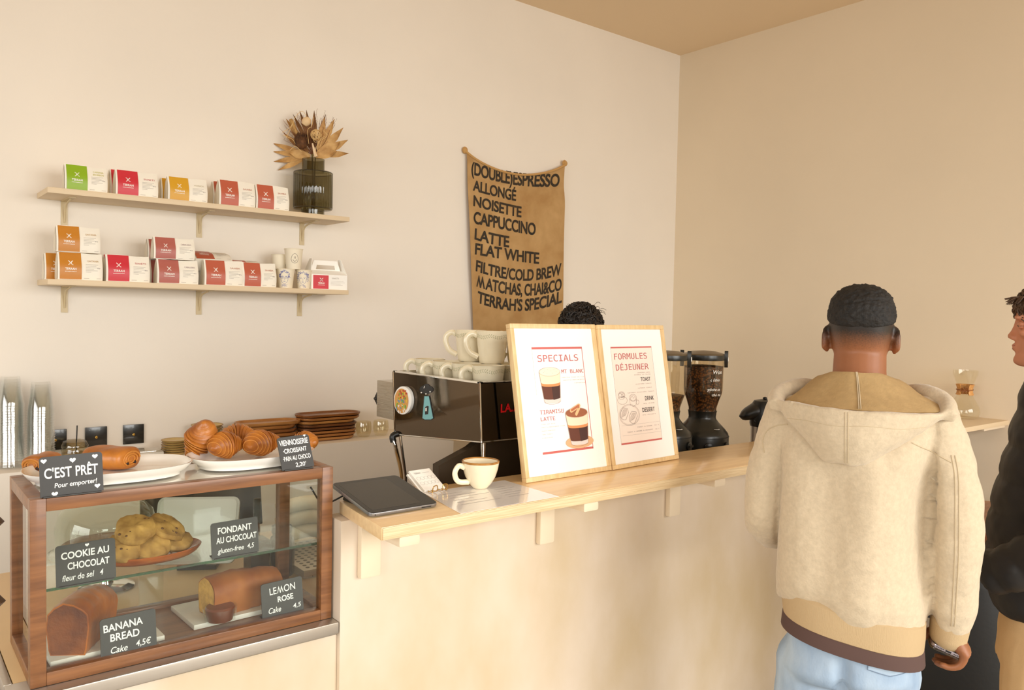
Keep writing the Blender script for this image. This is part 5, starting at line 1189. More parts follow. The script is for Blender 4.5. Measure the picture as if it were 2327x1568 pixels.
# ------------------------------------------------------------------ back ledge: cup stacks, dishes, trays, glasses
CUPG = glass('cup_plastic', (252, 253, 253), 1., .05, .05)
def tower(pxc, pyb, pyt, n, who):
    c = pZ(pxc, pyb, ZL+.0005); c.y = max(c.y+.05, 3.375); c = V((pY(pxc, pyb, c.y).x, c.y, ZL+.0005))
    top = pY(pxc, pyt, c.y).z-ZL; hcup = .108; step = (top-hcup)/(n-1)
    t0 = thing('clear_cup', who+', one of the nested cups', 'plastic cup', c, 0, 'clear plastic cups: '+who)
    part('cup_shell', MB().lathe([(.0445, .004), (.0300, hcup-.002), (.028, hcup), (.001, hcup)], 28, cap=False).tube([(.0455*math.cos(q), .0455*math.sin(q), .0025) for q in np.linspace(0, 2*PI, 29)[:-1]], .0018, 6, True), CUPG, t0, local=True)
    for k in range(1, n):
        d = dup(t0, c+V((random.uniform(-.0006, .0006), random.uniform(-.0006, .0006), step*k)))
    d['label'] = 'topmost clear cup of the '+who.replace('clear cup in the ', ''); d['group'] = 'top cups of the clear stacks'
    return d
tower(24, 1066, 855, 24, 'clear cup in the tall stack at the photo edge')
tower(93, 1063, 867, 23, 'clear cup in the shorter stack beside the black switches')
OCH = pm('ochre_stoneware', (206, 176, 108), .35, noi=(30, .1), coat=.2); OCHR = pm('ochre_rim', (150, 112, 56), .4)
def dish_stack(pxc, y, r, n, h, who, pyt):
    x = pY(pxc, 1010, y).x; zt_ = pY(pxc, pyt, y).z; h = (zt_-ZL)/n
    t0 = thing('ochre_dish', 'bottom '+who, 'dish', (x, y, ZL+.0006), 0, 'ochre dishes on the back ledge')
    part('dish', MB().lathe([(.001, 0), (r*.8, 0), (r*.86, h*.3), (r, h*.98), (r*.96, h*.98), (r*.82, h*.45), (.001, h*.42)], 40), OCH, t0, local=True, ang=60)
    part('rim', MB().tube([(r*.985*math.cos(q), r*.985*math.sin(q), h*.97) for q in np.linspace(0, 2*PI, 41)[:-1]], h*.12, 6, True), OCHR, t0, local=True)
    for k in range(1, n): dup(t0, (x+random.uniform(-.0015, .0015), y, ZL+.0006+h*k), 0, ('topmost ' if k == n-1 else '%s from below, ' % ['second', 'third', 'fourth', 'fifth', 'sixth', 'seventh', 'eighth'][k-1])+who)
dish_stack(398, 3.40, .052, 6, .012, 'small ochre dish in the low stack behind the big croissant', 999)
dish_stack(471, 3.44, .064, 8, .012, 'ochre dish in the taller stack next to the wooden trays', 965)
TRW = [wood('acacia_%d' % i, a, b, .35, (1, 14, 14), 7, .2) for i, (a, b) in enumerate((((176, 118, 62), (140, 86, 40)), ((150, 94, 46), (112, 66, 30)), ((124, 76, 38), (86, 50, 24)), ((192, 136, 74), (160, 104, 52))))]
def stad(L_, W_, z, n=10):
    r = W_/2; d_ = L_/2-r; return [V((d_+r*math.cos(q), r*math.sin(q), z)) for q in np.linspace(-PI/2, PI/2, n)]+[V((-d_+r*math.cos(q), r*math.sin(q), z)) for q in np.linspace(PI/2, 1.5*PI, n)]
def tray_stack(specs, y, who, ptop):
    n = len(specs); zt_ = ptop; h = (zt_-ZL)/n
    ords = ['bottom', 'second', 'third', 'fourth', 'fifth', 'sixth', 'seventh', 'eighth']
    for k, (xl_, xr_, wi) in enumerate(specs):
        a = pY(xl_, 985, y).x; b = pY(xr_, 985, y).x
        L_, W_ = b-a, .135
        t = solo('wooden_tray', MB().rings([stad(L_-.02, W_-.02, 0), stad(L_-.004, W_-.004, h*.35), stad(L_, W_, h*.7), stad(L_, W_, h*1.0), stad(L_-.008, W_-.008, h*1.0), stad(L_-.02, W_-.02, h*.55)]), TRW[wi],
            ('topmost' if k == n-1 else ords[k]+(' from below,' if k else ''))+' '+who, 'tray', ((a+b)/2, y, ZL+.0006+h*k), 'wooden trays stacked on the back ledge', local=True, ang=35)
tray_stack([(527, 672, 2), (519, 668, 1), (531, 674, 0), (516, 671, 1), (521, 668, 0), (533, 680, 3)], 3.44, 'long wooden tray in the stack behind the croissants', pY(600, 957, 3.44).z)
tray_stack([(676, 800, 3), (675, 804, 0), (675, 805, 0), (673, 803, 2), (673, 806, 2), (671, 801, 3), (674, 812, 0), (672, 814, 1)], 3.44, 'long wooden tray in the tall stack beside the tumblers', pY(742, 938, 3.44).z)
for px, lab in ((826, 'clear glass tumbler right beside the wooden trays'), (865, 'clear glass tumbler next to the coffee machine')):
    c = pZ(px, 990, ZL+.0005); y = 3.41; x = pY(px, 990, y).x; t = thing('tumbler', lab, 'glass', (x, y, ZL+.0005), 0, 'tumblers on the back ledge')
    r = 18*(V((x, y, 0)).dot(V((CF.x, CF.y, 0))))/FPX
    part('glass_wall', MB().lathe([(.001, .0), (r*.7, 0), (r*.9, .012), (r*1.02, .035), (r*.98, .06), (r*.9, .072), (r*.86, .072), (r*.94, .06), (r*.98, .035), (r*.85, .014), (.001, .010)], 32), glass('tumbler_glass', (250, 248, 240), base=.02), t, local=True)
jx = pY(170, 1020, 3.42).x
jr = thing('sugar_jar', 'round-lidded glass jar with a black stirrer behind the PRÊT sign', 'jar', (jx, 3.42, ZL+.0005))
part('jar', MB().lathe([(.001, 0), (.04, 0), (.046, .01), (.046, .05), (.042, .058)], 32, cap=False), glass('jar_glass', (226, 222, 206), base=.03), jr, local=True)
part('lid', MB().lathe([(.047, .057), (.047, .064), (.04, .078), (.02, .086), (.001, .087)], 32), glass('lid_smoke', (206, 196, 170), base=.05), jr, local=True)
part('stirrer', MB().cyl((.004, 0, .02), (.008, .0, .138), .0022), BLACK, jr, local=True)
part('contents', MB().lathe([(.001, .003), (.043, .004), (.043, .035), (.001, .038)], 28), pm('sugar', (214, 190, 150), .8), jr, local=True)
nx = pY(350, 1025, 3.40).x
np_ = thing('napkin_pack', 'flat clear packs of white napkins on the ledge below the switches', 'napkins', (nx, 3.42, ZL+.0005))
part('napkins', MB().box((-.075, -.05, 0), (.03, .05, .018)), PAPER, np_, local=True, bevel=.003)
part('wrapper', MB().box((-.085, -.056, 0), (.085, .056, .026)), glass('wrap', (240, 238, 234), base=.05), np_, local=True, bevel=.004)
# dark boards on a stand at the left photo edge
for (px, py, lab) in ((6, 1187, 'upper dark wooden board corner at the photo edge'), (9, 1368, 'lower dark wooden board corner at the photo edge')):
    p = pT(px, py, 1.1); t = thing('menu_board', lab, 'board', p, math.radians(-35), 'dark boards at the left photo edge')
    T = Matrix.Rotation(math.radians(45), 4, 'Y'); s = .07
    part('board', MB().box((-s, -.006, -s), (s, .006, s), Matrix.Translation((-s*1.414, 0, 0)) @ T), DKW, t, local=True, bevel=.001)
    part('slate', MB().box((-s+.01, -.0075, -s+.01), (s-.01, -.0061, s-.01), Matrix.Translation((-s*1.414, 0, 0)) @ T), SLATE, t, local=True)
    part('post', MB().cyl((-s*1.414, .014, -p.z+.0), (-s*1.414, .014, .05), .007), BLACK, t, local=True)
# ------------------------------------------------------------------ people
HEAD = [  # z, front, back, half width
 (-.118, .074, .030, .020), (-.112, .083, .0, .032), (-.10, .088, -.03, .043), (-.088, .088, -.045, .050), (-.076, .083, -.058, .055), (-.066, .086, -.066, .058), (-.055, .087, -.073, .061), (-.04, .086, -.080, .064),
 (-.02, .086, -.088, .068), (-.005, .083, -.093, .070), (.008, .082, -.097, .072), (.02, .090, -.100, .073), (.032, .091, -.102, .075), (.05, .088, -.102, .076), (.07, .078, -.096, .073), (.088, .060, -.083, .065), (.102, .038, -.064, .051), (.112, .014, -.040, .034), (.118, -.01, -.018, .012)]
def head_parts(mb, c, s=1., grow=0., zmin=-1, fwd=None, face=True, n=40):
    """one head at c, face towards local +y"""
    R = []
    for z, f, b, w_ in HEAD:
        if z < zmin: continue
        cy = (f+b)/2; ry = (f-b)/2+grow; w2 = w_+grow; rg = []
        for k in range(n):
            a = 2*PI*k/n; x, y = math.cos(a), math.sin(a); e = .88
            xx = math.copysign(abs(x)**e, x)*w2; yy = math.copysign(abs(y)**e, y)*ry
            if y > 0 and z < .0: xx *= 1-.18*y*y
            rg.append(V((xx, cy+yy, z+(grow if z > .09 else 0)))*s+V(c))
        R.append(rg)
    mb.rings(R)
    if not face: return
    C_ = V(c)
    mb.rings([[C_+V(p)*s for p in q] for q in (
        [(-.006, .082, .012), (.006, .082, .012), (.005, .090, .014), (-.005, .090, .014)],
        [(-.010, .080, -.012), (.010, .080, -.012), (.005, .096, -.010), (-.005, .096, -.010)],
        [(-.016, .078, -.030), (.016, .078, -.030), (.008, .104, -.027), (-.008, .104, -.027)],
        [(-.018, .078, -.038), (.018, .078, -.038), (.008, .103, -.036), (-.008, .103, -.036)],
        [(-.012, .078, -.044), (.012, .078, -.044), (.005, .093, -.043), (-.005, .093, -.043)])])
    mb.ell(C_+V((0, .099, -.032))*s, (.010*s, .010*s, .009*s), 12, 8)
    for sg in (-1, 1): mb.ell(C_+V((sg*.013, .093, -.036))*s, (.008*s, .011*s, .008*s), 12, 8)
    mb.ell(C_+V((0, .086, -.058))*s, (.023*s, .011*s, .0055*s), 14, 8); mb.ell(C_+V((0, .085, -.069))*s, (.020*s, .011*s, .006*s), 14, 8)
    mb.ell(C_+V((0, .080, -.100))*s, (.020*s, .012*s, .014*s), 14, 8)
    for sg in (-1, 1):
        mb.ell(C_+V((sg*.031, .080, .021))*s, (.024*s, .013*s, .007*s), 14, 8); mb.ell(C_+V((sg*.045, .058, -.022))*s, (.020*s, .022*s, .014*s), 14, 8)
        T = Matrix.Translation(C_+V((sg*.079, -.012, -.012))*s) @ Matrix.Rotation(sg*.42, 4, 'Z') @ Matrix.Rotation(-.18, 4, 'X')
        mb.ell((0, 0, 0), (.0065*s, .016*s, .029*s), 16, 10, T)
        mb.tube([T @ V((sg*.004, .014*math.cos(a)*s, (.003+.029*math.sin(a))*s)) for a in np.linspace(-1.3, PI+1.35, 20)], .0048*s, 8)
        mb.ell((0, .005*s, -.026*s), (.0055*s, .008*s, .008*s), 10, 8, T)
def eyes_brows(t, c, s, hairmat, skin):
    for sg in (-1, 1):
        part('eye', MB().ell(V(c)+V((sg*.031, .0715, .0))*s, (.0105*s, .0105*s, .0095*s), 16, 10), pm('eye_white', (186, 164, 146), .3, coat=.6), t, local=True)
        part('iris', MB().ell(V(c)+V((sg*.031, .0795, .0))*s, (.0055*s, .004*s, .0055*s), 12, 8), pm('iris_brown', (58, 36, 22), .2), t, local=True)
        lid = MB().ell(V(c)+V((sg*.031, .0725, .0030))*s, (.0138*s, .0116*s, .0090*s), 14, 8).ell(V(c)+V((sg*.031, .0715, -.0072))*s, (.013*s, .0105*s, .0045*s), 14, 8); lid.tube([V(c)+V((sg*(.031+.015*math.cos(a)), .081-.006*abs(math.cos(a)), -.001+.0065*math.sin(a)))*s for a in np.linspace(0, PI, 9)], .0026*s, 6)
        part('eyelid', lid, skin, t, local=True)
        part('eyebrow', MB().tube([V(c)+V((sg*x, y, z))*s for x, y, z in ((.012, .0915, .020), (.025, .0895, .025), (.04, .081, .026), (.052, .070, .020))], [.003*s, .004*s, .0035*s, .0015*s], 6), hairmat, t, local=True)
def finger(mb, base, dirs, lens, r0, r1):
    P = [V(base)]
    for d_, l in zip(dirs, lens): P.append(P[-1]+V(d_).normalized()*l)
    path = bez(P, 3); mb.tube(path, [lerp(r0, r1, k/(len(path)-1)) for k in range(len(path))], 10); mb.ell(path[-1], (r1, r1, r1), 10, 6)
    return P
def hand(mb, w_, d, n_, th, curl=.45, s=1.):
    """relaxed hand from wrist w_: d along the palm, n_ palm normal, th thumb side"""
    d, n_, th = V(d).normalized(), V(n_).normalized(), V(th).normalized()
    R = []
    for u, wd, tk in ((0, .028, .020), (.02, .033, .019), (.05, .040, .0165), (.08, .042, .014), (.092, .038, .011)):
        R.append([V(w_)+d*u*s+(th*math.cos(a)*wd+n_*math.sin(a)*tk)*s for a in np.linspace(0, 2*PI, 17)[:-1]])
    mb.rings(R)
    for k, (o, l) in enumerate(((.030, .072), (.010, .080), (-.010, .074), (-.029, .058))):
        c = curl*(1+.12*k); b = V(w_)+d*.084*s+th*o*s
        dd = [d*math.cos(a)+n_*math.sin(a) for a in (c*.5, c*1.3, c*1.9)]
        finger(mb, b, dd, [l*s*q for q in (.45, .3, .25)], .0088*s, .0068*s)
    finger(mb, V(w_)+d*.02*s+th*.026*s, [d*.6+th*.7+n_*.25, d*.9+th*.25+n_*.3, d+n_*.35], [.04*s, .032*s, .026*s], .0115*s, .008*s)
def tor(mb, rows, n=36, e=.82):
    """stack of rounded rings: z, cx, cy, a, b"""
    mb.rings([[V((cx+math.copysign(abs(math.cos(q))**e, math.cos(q))*a, cy+math.copysign(abs(math.sin(q))**e, math.sin(q))*b, z)) for q in np.linspace(0, 2*PI, n+1)[:-1]] for z, cx, cy, a, b in rows])
def limb(mb, pts, rad, n=5):
    P = bez(pts, n); k = len(pts)-1
    mb.tube(P, [interp([(i/k, r) for i, r in enumerate(rad)], j/(len(P)-1)) for j in range(len(P))], 16); mb.ell(P[0], (rad[0],)*3, 16, 10); mb.ell(P[-1], (rad[-1],)*3, 16, 10)
def bvh(me): return BVHTree.FromPolygons([v.co for v in me.vertices], [tuple(p.vertices) for p in me.polygons])
def drape(tree, pts, off=.0015, frm=-1.0, dirn=(0, 1, 0)):
    out = []
    for x, z in pts:
        h = tree.ray_cast(V((x, frm, z)), V(dirn))
        if h[0] is not None: out.append(h[0]+h[1]*off if h[1].y < 0 else h[0]-V(dirn)*off)
    return out
def curls(c, rx, ry, rz, n, seed, L_=.05, r_=.0022, zlo=-.1, front=True):
    mb = MB(); rr = random.Random(seed)
    for i in range(n):
        q = rr.uniform(0, 2*PI); z = rr.uniform(zlo, 1); s_ = math.sqrt(max(0, 1-z*z)); nn = V((s_*math.cos(q), s_*math.sin(q), z))
        p = V(c)+V((nn.x*rx, nn.y*ry, nn.z*rz)); t1_ = nn.orthogonal().normalized(); t1_.rotate(Matrix.Rotation(rr.uniform(0, 6.28), 3, nn)); t2_ = nn.cross(t1_)
        ph = rr.uniform(0, 6); am = rr.uniform(.004, .009); P = []
        for k in range(8):
            u = k/7; P.append(p+t1_*(u-.5)*L_*rr.uniform(.9, 1.1)+nn*(.004+.012*math.sin(PI*u)*rr.uniform(.6, 1.4)-.02*(u-.5)**2)+t2_*am*math.sin(ph+u*5)+V((0, 0, -.012*u*u)))
        mb.tube(P, [r_*.7, r_, r_*1.1, r_*1.1, r_, r_*.9, r_*.7, r_*.3], 5)
    return mb
# ---------------------------------------------------------------- man in the beige hoodie, seen from behind
SK1 = pm('brown_skin', (148, 92, 56), .5, noi=(14, .12), bump=(200, .06), sss=.08)
nt = SK1.node_tree; tcn = nt.nodes.new('ShaderNodeTexCoord'); sx = nt.nodes.new('ShaderNodeSeparateXYZ'); nt.links.new(tcn.outputs['Object'], sx.inputs[0])
nz = nt.nodes.new('ShaderNodeTexNoise'); nz.inputs['Scale'].default_value = 320; nt.links.new(tcn.outputs['Object'], nz.inputs['Vector'])
ma = nt.nodes.new('ShaderNodeMath'); ma.operation = 'MULTIPLY_ADD'; ma.inputs[1].default_value = .028; nt.links.new(nz.outputs[0], ma.inputs[0]); nt.links.new(sx.outputs['Z'], ma.inputs[2])
mr = nt.nodes.new('ShaderNodeMapRange'); mr.inputs['From Min'].default_value = 1.546; mr.inputs['From Max'].default_value = 1.592; nt.links.new(ma.outputs[0], mr.inputs['Value'])
my = nt.nodes.new('ShaderNodeMapRange'); my.inputs['From Min'].default_value = .055; my.inputs['From Max'].default_value = .02; nt.links.new(sx.outputs['Y'], my.inputs['Value'])
mm_ = nt.nodes.new('ShaderNodeMath'); mm_.operation = 'MULTIPLY'; nt.links.new(mr.outputs[0], mm_.inputs[0]); nt.links.new(my.outputs[0], mm_.inputs[1])
mx = nt.nodes.new('ShaderNodeMix'); mx.data_type = 'RGBA'; bs = nt.nodes['Principled BSDF']; src = bs.inputs['Base Color'].links[0].from_socket
nt.links.new(mm_.outputs[0], mx.inputs[0]); nt.links.new(src, mx.inputs[6]); mx.inputs[7].default_value = lin((30, 21, 14)); nt.links.new(mx.outputs[2], bs.inputs['Base Color'])
p0 = pT(1957, 730, 1.90); PSI = math.atan2(ray(1957, 730).x, ray(1957, 730).y)
m1_ = thing('person', 'person seen from behind in a beige hoodie and light jeans, holding a phone', 'person', (p0.x, p0.y, 0), -PSI)
S1 = 1.90/FPX
lx = lambda px: (px-1957)*S1
lz = lambda py: HC+(730-py)*S1
HCn = V((0, .035, 1.566)); hs = .945
b = MB(); head_parts(b, HCn, hs)
b.tube([(0, .02, 1.53), (0, .005, 1.48), (0, -.01, 1.42), (0, -.01, 1.36)], [.058, .059, .066, .08], 24)
tor(b, [(.84, 0, 0, .130, .095), (.95, 0, .0, .130, .09), (1.08, 0, .0, .130, .09), (1.22, 0, 0, .138, .095), (1.34, 0, -.0, .150, .08), (1.40, 0, -.0, .11, .06), (1.44, 0, -.0, .06, .05)])
limb(b, [(.150, -.005, 1.355), (.200, -.014, 1.24), (.214, -.018, 1.12), (.213, .02, .96), (.211, .03, .90)], [.036, .024, .024, .026, .027])
limb(b, [(-.150, -.005, 1.35), (-.190, -.008, 1.23), (-.205, -.002, 1.115), (-.185, .09, 1.06), (-.12, .24, 1.06)], [.036, .026, .026, .027, .028])
for sg, x0 in ((-1, -.088), (1, .062)): limb(b, [(x0, 0, .80), (x0+sg*.002, .012, .46), (x0+sg*.004, -.012, .08)], [.052, .045, .038])
for x0 in (-.10, .075): b.ell((x0, .05, .045), (.042, .125, .038), 16, 10)
# right hand round the phone
W_ = V((lx(2160), .03, lz(1418))); Dm = V((.62, .05, -.78)).normalized(); Nm = V((-.72, .05, -.62)).normalized(); Th = V((0, 1, 0))
R_ = []
for u, wd, tk in ((-.01, .026, .021), (.02, .032, .021), (.045, .038, .018), (.062, .039, .015)):
    R_.append([W_+Dm*u+Th*math.cos(a)*wd+Nm*math.sin(a)*tk for a in np.linspace(0, 2*PI, 17)[:-1]])
b.rings(R_)
for o, l, k in ((.030, .9, 0), (.010, 1., 1), (-.010, .95, 2), (-.029, .8, 3)):
    finger(b, W_+Dm*.058+Th*o+Nm*.004, [Dm*.35+Nm*.75, Nm+Dm*-.35, Nm*.7-Dm*.9], [.030*l, .027*l, .020*l], .0092, .0076)
finger(b, W_+V((-.012, .012, .0)), [V((-.7, .15, -.45)), V((-.55, 0, -.8)), V((.05, -.1, -1))], [.034, .026, .022], .0125, .0085)
hand(b, V((-.12, .24, 1.06)), (.35, .93, 0), (.3, -.1, -.95), (.9, -.35, 0), .5)
body = remesh(b, .0042, 3)
part('body', body, SK1, m1_, local=True)
HAIR1 = pm('cropped_black_hair', (30, 24, 18), .75, noi=(70, .5), c2=(14, 11, 9), bump=(220, 1.))
hb = MB(); R_ = []
n = 64
for z, f, bk_, w_ in [(.020, .0, -.0975, .0725), (.026, .02, -.100, .0735)]+[h for h in HEAD if h[0] > .03]:
    g = .010*min(1, max(0, (z-.014)/.04)) ; f2 = min(f, .03+(z-.02)*1.0) if z < .08 else f
    cy = (f2+bk_)/2; ry = (f2-bk_)/2+g; dz = .010*min(1, max(0, (z-.06)/.04))
    R_.append([V((math.copysign(abs(math.cos(a))**.84, math.cos(a))*(w_+g*.45), cy+math.copysign(abs(math.sin(a))**.86, math.sin(a))*ry, z+dz+(.014*max(0, math.sin(a))+.010*abs(math.cos(a))**3 if z < .028 else 0)))*hs+HCn for a in np.linspace(0, 2*PI, n+1)[:-1]])
hb.rings(R_); hm_ = remesh(hb, .0028, 2)
displace(hm_, lambda p, nn: (.0028*noise.noise(V((p.x*95, p.y*95, p.z*150)))+.0016*noise.noise(p*230))*(1 if p.z > 1.60 else .6))
part('hair', hm_, HAIR1, m1_, local=True)
eyes_brows(m1_, HCn, hs, HAIR1, SK1)
# hoodie
FLE = pm('oatmeal_fleece', (202, 184, 156), .95, noi=(110, .12), bump=(240, .4), sheen=.3, detail=5); FLD = pm('tan_rib', (186, 160, 122), .95, bump=(160, .5), stretch=(6, 6, .3)); FLL = pm('hood_lining', (176, 146, 100), .95, noi=(60, .12), bump=(200, .4))
SEAM = pm('seam_fleece', (190, 172, 142), .95)
h = MB()
tor(h, [(.905, 0, .0, .150, .122), (.93, .002, .0, .162, .134), (.965, .002, .0, .164, .144), (1.03, .000, .0, .162, .142), (1.12, -.001, 0, .164, .138), (1.20, -.002, -.002, .164, .136), (1.30, -.004, -.01, .166, .130), (1.37, -.002, -.006, .172, .108), (1.41, 0, -.002, .150, .080), (1.435, .0, .0, .105, .058), (1.45, 0, .0, .08, .045)], e=.78)
limb(h, [(.150, -.005, 1.365), (.200, -.014, 1.24), (.215, -.020, 1.10), (.217, .004, .985), (.214, .024, .915)], [.070, .060, .054, .052, .048])
limb(h, [(-.150, -.005, 1.355), (-.190, -.008, 1.23), (-.205, -.002, 1.115), (-.185, .09, 1.06), (-.13, .21, 1.06)], [.068, .054, .050, .050, .044])
hm2 = remesh(h, .006, 5)
def fold(p, nn):
    v_ = .017*noise.noise(V((p.x*11+2.3, p.y*6, p.z*2.4)))
    arm = abs(p.x) > .165
    if arm: v_ = .008*noise.noise(V((p.x*9, p.y*9, p.z*15+3)))
    lowb = max(0, 1-abs(p.z-.955)/.06)
    return v_+.006*noise.noise(V((p.x*18, 5, p.z*6)))*lowb+.002*noise.noise(p*40)+((.0105*math.sin(p.x*34+1.3+1.4*math.sin(p.z*3.6))+.006*math.sin(p.x*21-p.z*9)) if (p.y < 0 and not arm) else 0)*min(1, max(0, (1.34-p.z)/.12))-(.007*math.exp(-((abs(p.x)-.164-.02*max(0, 1.2-p.z))/.010)**2)*min(1, max(0, (1.30-p.z)/.06)) if p.y < .03 else 0)
displace(hm2, fold)
def hemtilt(me, lim=9.):
    for v in me.vertices:
        if abs(v.co.x) < lim: v.co.z -= .15*v.co.x*min(1, max(0, (1.08-v.co.z)/.14))*min(1, max(0, (lim-abs(v.co.x))/.015))
    return me
hemtilt(hm2, .172)
hp_ = part('hoodie', hm2, FLE, m1_, local=True); TH = bvh(hm2)
def rib(rows, thick=.004):
    mb = MB(); tor(mb, rows, 48, .8); return mb
part('hem_band', hemtilt(rib([(.868, .004, 0, .151, .124), (.872, .004, 0, .156, .129), (.90, .003, 0, .159, .133), (.935, .002, 0, .160, .133), (.945, .002, 0, .150, .124)]).mesh('hem')), FLD, m1_, local=True, label='tan ribbed hem')
cf_ = MB(); limb(cf_, [(.214, .026, .905), (.212, .030, .878)], [.043, .041], 3); part('cuff', cf_, FLD, m1_, local=True, label='tan ribbed cuff')
cf_ = MB(); limb(cf_, [(-.14, .19, 1.06), (-.124, .225, 1.06)], [.042, .040], 3); part('cuff', cf_, FLD, m1_, local=True, label='tan ribbed cuff')
part('undershirt', hemtilt(rib([(.835, .004, 0, .153, .124), (.838, .004, 0, .160, .130), (.862, .004, 0, .158, .129), (.90, .003, 0, .148, .118)]).mesh('shirt')), pm('plum_shirt', (84, 62, 56), .9), m1_, local=True, label='plum brown shirt hem')
# hood: outer drape with lining
hd = MB()
def hood(u, v):
    s_ = u*2-1; zt_ = lz(917)+.004*s_*s_-.004*s_; xt = lerp(lx(1772), lx(2146), u); yt_ = -.178+.105*abs(s_)**2.2
    xb = lerp(lx(1893), lx(1985), u); zb_ = lz(1040)+.012*max(0, s_)**2+(.004 if s_ < 0 else 0); yb_ = -.158+.012*s_*s_
    k = v**.92; x = lerp(xt, xb, k); z = lerp(zt_, zb_, k); y = lerp(yt_, yb_, k)-.020*math.sin(PI*v)*(1-s_*s_*.6)
    return V((x, y, z))
hin = lambda u, v: hood(u, v)+V((0, .034+.0*(u-.5), -.004*(1-v)))
N_, K_ = 28, 18
G = MB(); o_ = [[hood(i/N_, j/K_) for i in range(N_+1)] for j in range(K_+1)]; i_ = [[hin(i/N_, j/K_) for i in range(N_+1)] for j in range(K_+1)]
vs = [p for r in o_ for p in r]+[p for r in i_ for p in r]; W2 = N_+1; NN = W2*(K_+1)
fs = [(j*W2+i, j*W2+i+1, (j+1)*W2+i+1, (j+1)*W2+i) for j in range(K_) for i in range(N_)]; fs += [tuple(reversed([k+NN for k in f])) for f in fs]
rim = [i for i in range(W2)]+[j*W2+N_ for j in range(1, K_+1)]+[K_*W2+i for i in range(N_-1, -1, -1)]+[j*W2 for j in range(K_-1, 0, -1)]
fs += [(rim[k], rim[k]+NN, rim[(k+1) % len(rim)]+NN, rim[(k+1) % len(rim)]) for k in range(len(rim))]
G.add(vs, fs)
# hood sides wrapping over the shoulders to the front
for sg in (-1, 1):
    xs_ = lx(1772) if sg < 0 else lx(2146)
    G.tube(bez([(xs_*.93, -.085, lz(926)), (xs_*.92, -.03, lz(905)), (sg*.135, .03, lz(890)), (sg*.085, .075, lz(905)), (sg*.04, .105, lz(950))], 6), [.018+.006*math.sin(PI*k/24) for k in range(25)], 12)
hmesh = remesh(G, .005, 4); displace(hmesh, lambda p, nn: .0035*noise.noise(V((p.x*16, p.y*12, p.z*14)))+.0012*noise.noise(p*50))
hdp = part('hood', hmesh, FLE, m1_, local=True); TD = bvh(hmesh)
ln_ = MB()
def lining(u, v):
    s_ = u*2-1; k = v
    xn, zn, yn = lerp(lx(1868), lx(2040), u), lz(843)-.016*abs(s_)**2.5, -.074+.075*s_*s_
    xr_, zr_, yr_ = lerp(lx(1800), lx(2132), u), lz(918), -.158+.098*abs(s_)**2.2
    return V((lerp(xn, xr_, k), lerp(yn, yr_, k)+.018*math.sin(PI*k)*(1-s_*s_), lerp(zn, zr_, k**1.25 if abs(s_) < .9 else k)))
lm = MB().grid(lining, 30, 14, thick=(0, .012, -.010)).mesh('l'); displace(lm, lambda p, nn: .004*noise.noise(V((p.x*22, p.y*20, p.z*9))))
part('lining', lm, FLL, hdp, local=True, label='darker tan inside of the hood')
sm = MB(); 
for dx in (-.003, .003):
    P = [lining(.485+dx*2, v)+V((0, -.0015, .0015)) for v in np.linspace(.02, .98, 12)]; sm.tube(P, .0012, 5)
part('lining_seam', sm, SEAM, hdp, local=True)
sm = MB()
for dx in (-3, 3):
    P = drape(TD, [(lx(1936+dx+lerp(0, 3, k/16)), lz(lerp(922, 1030, k/16))) for k in range(17)], .0005)
    if len(P) > 3: sm.tube(P, .0011, 5)
P = drape(TD, [(lx(x), lz(950+2*math.sin(x*.05))) for x in range(1800, 2110, 12)], .0)
if len(P) > 3: sm.tube(P, .0007, 5)
part('hood_seam', sm, SEAM, hdp, local=True)
for pts in (((2064, 985), (2100, 1003), (2142, 1025)), ((2142, 1010), (2150, 1060), (2154, 1150), (2157, 1260), (2160, 1390)), ((2149, 1010), (2157, 1060), (2161, 1150), (2164, 1260), (2166, 1390)), ((1812, 968), (1785, 975), (1765, 990), (1757, 1015), (1762, 1040))):
    P = drape(TH, [(lx(p.x), lz(p.y)) for p in bez([V((x, y, 0)) for x, y in pts], 8)], .0003)
    if len(P) > 3: part('sleeve_seam', MB().tube(P, .0013, 5), SEAM, m1_, local=True)
# jeans
DEN = pm('light_denim', (170, 188, 206), .85, noi=(14, .22), c2=(132, 154, 180), bump=(260, .3), stretch=(1, 1, .5), detail=6)
j = MB(); tor(j, [(.735, -.008, .01, .10, .08), (.752, -.006, 0, .140, .110), (.775, -.002, 0, .153, .122), (.83, .002, 0, .144, .113), (.88, .003, 0, .136, .104)], e=.8)
limb(j, [(-.080, .0, .77), (-.090, .012, .47), (-.098, -.012, .09)], [.086, .076, .066]); limb(j, [(.066, .0, .77), (.068, .012, .47), (.072, -.012, .09)], [.093, .078, .066])
jm = remesh(j, .0075, 4); displace(jm, lambda p, nn: .006*noise.noise(V((p.x*10, p.y*10, p.z*14)))-(.020*math.exp(-((p.x+.012)/.014)**2)*min(1, max(0, (.86-p.z)/.05)) if nn.y < -.5 else 0))
part('jeans', jm, DEN, m1_, local=True); TJ = bvh(jm)
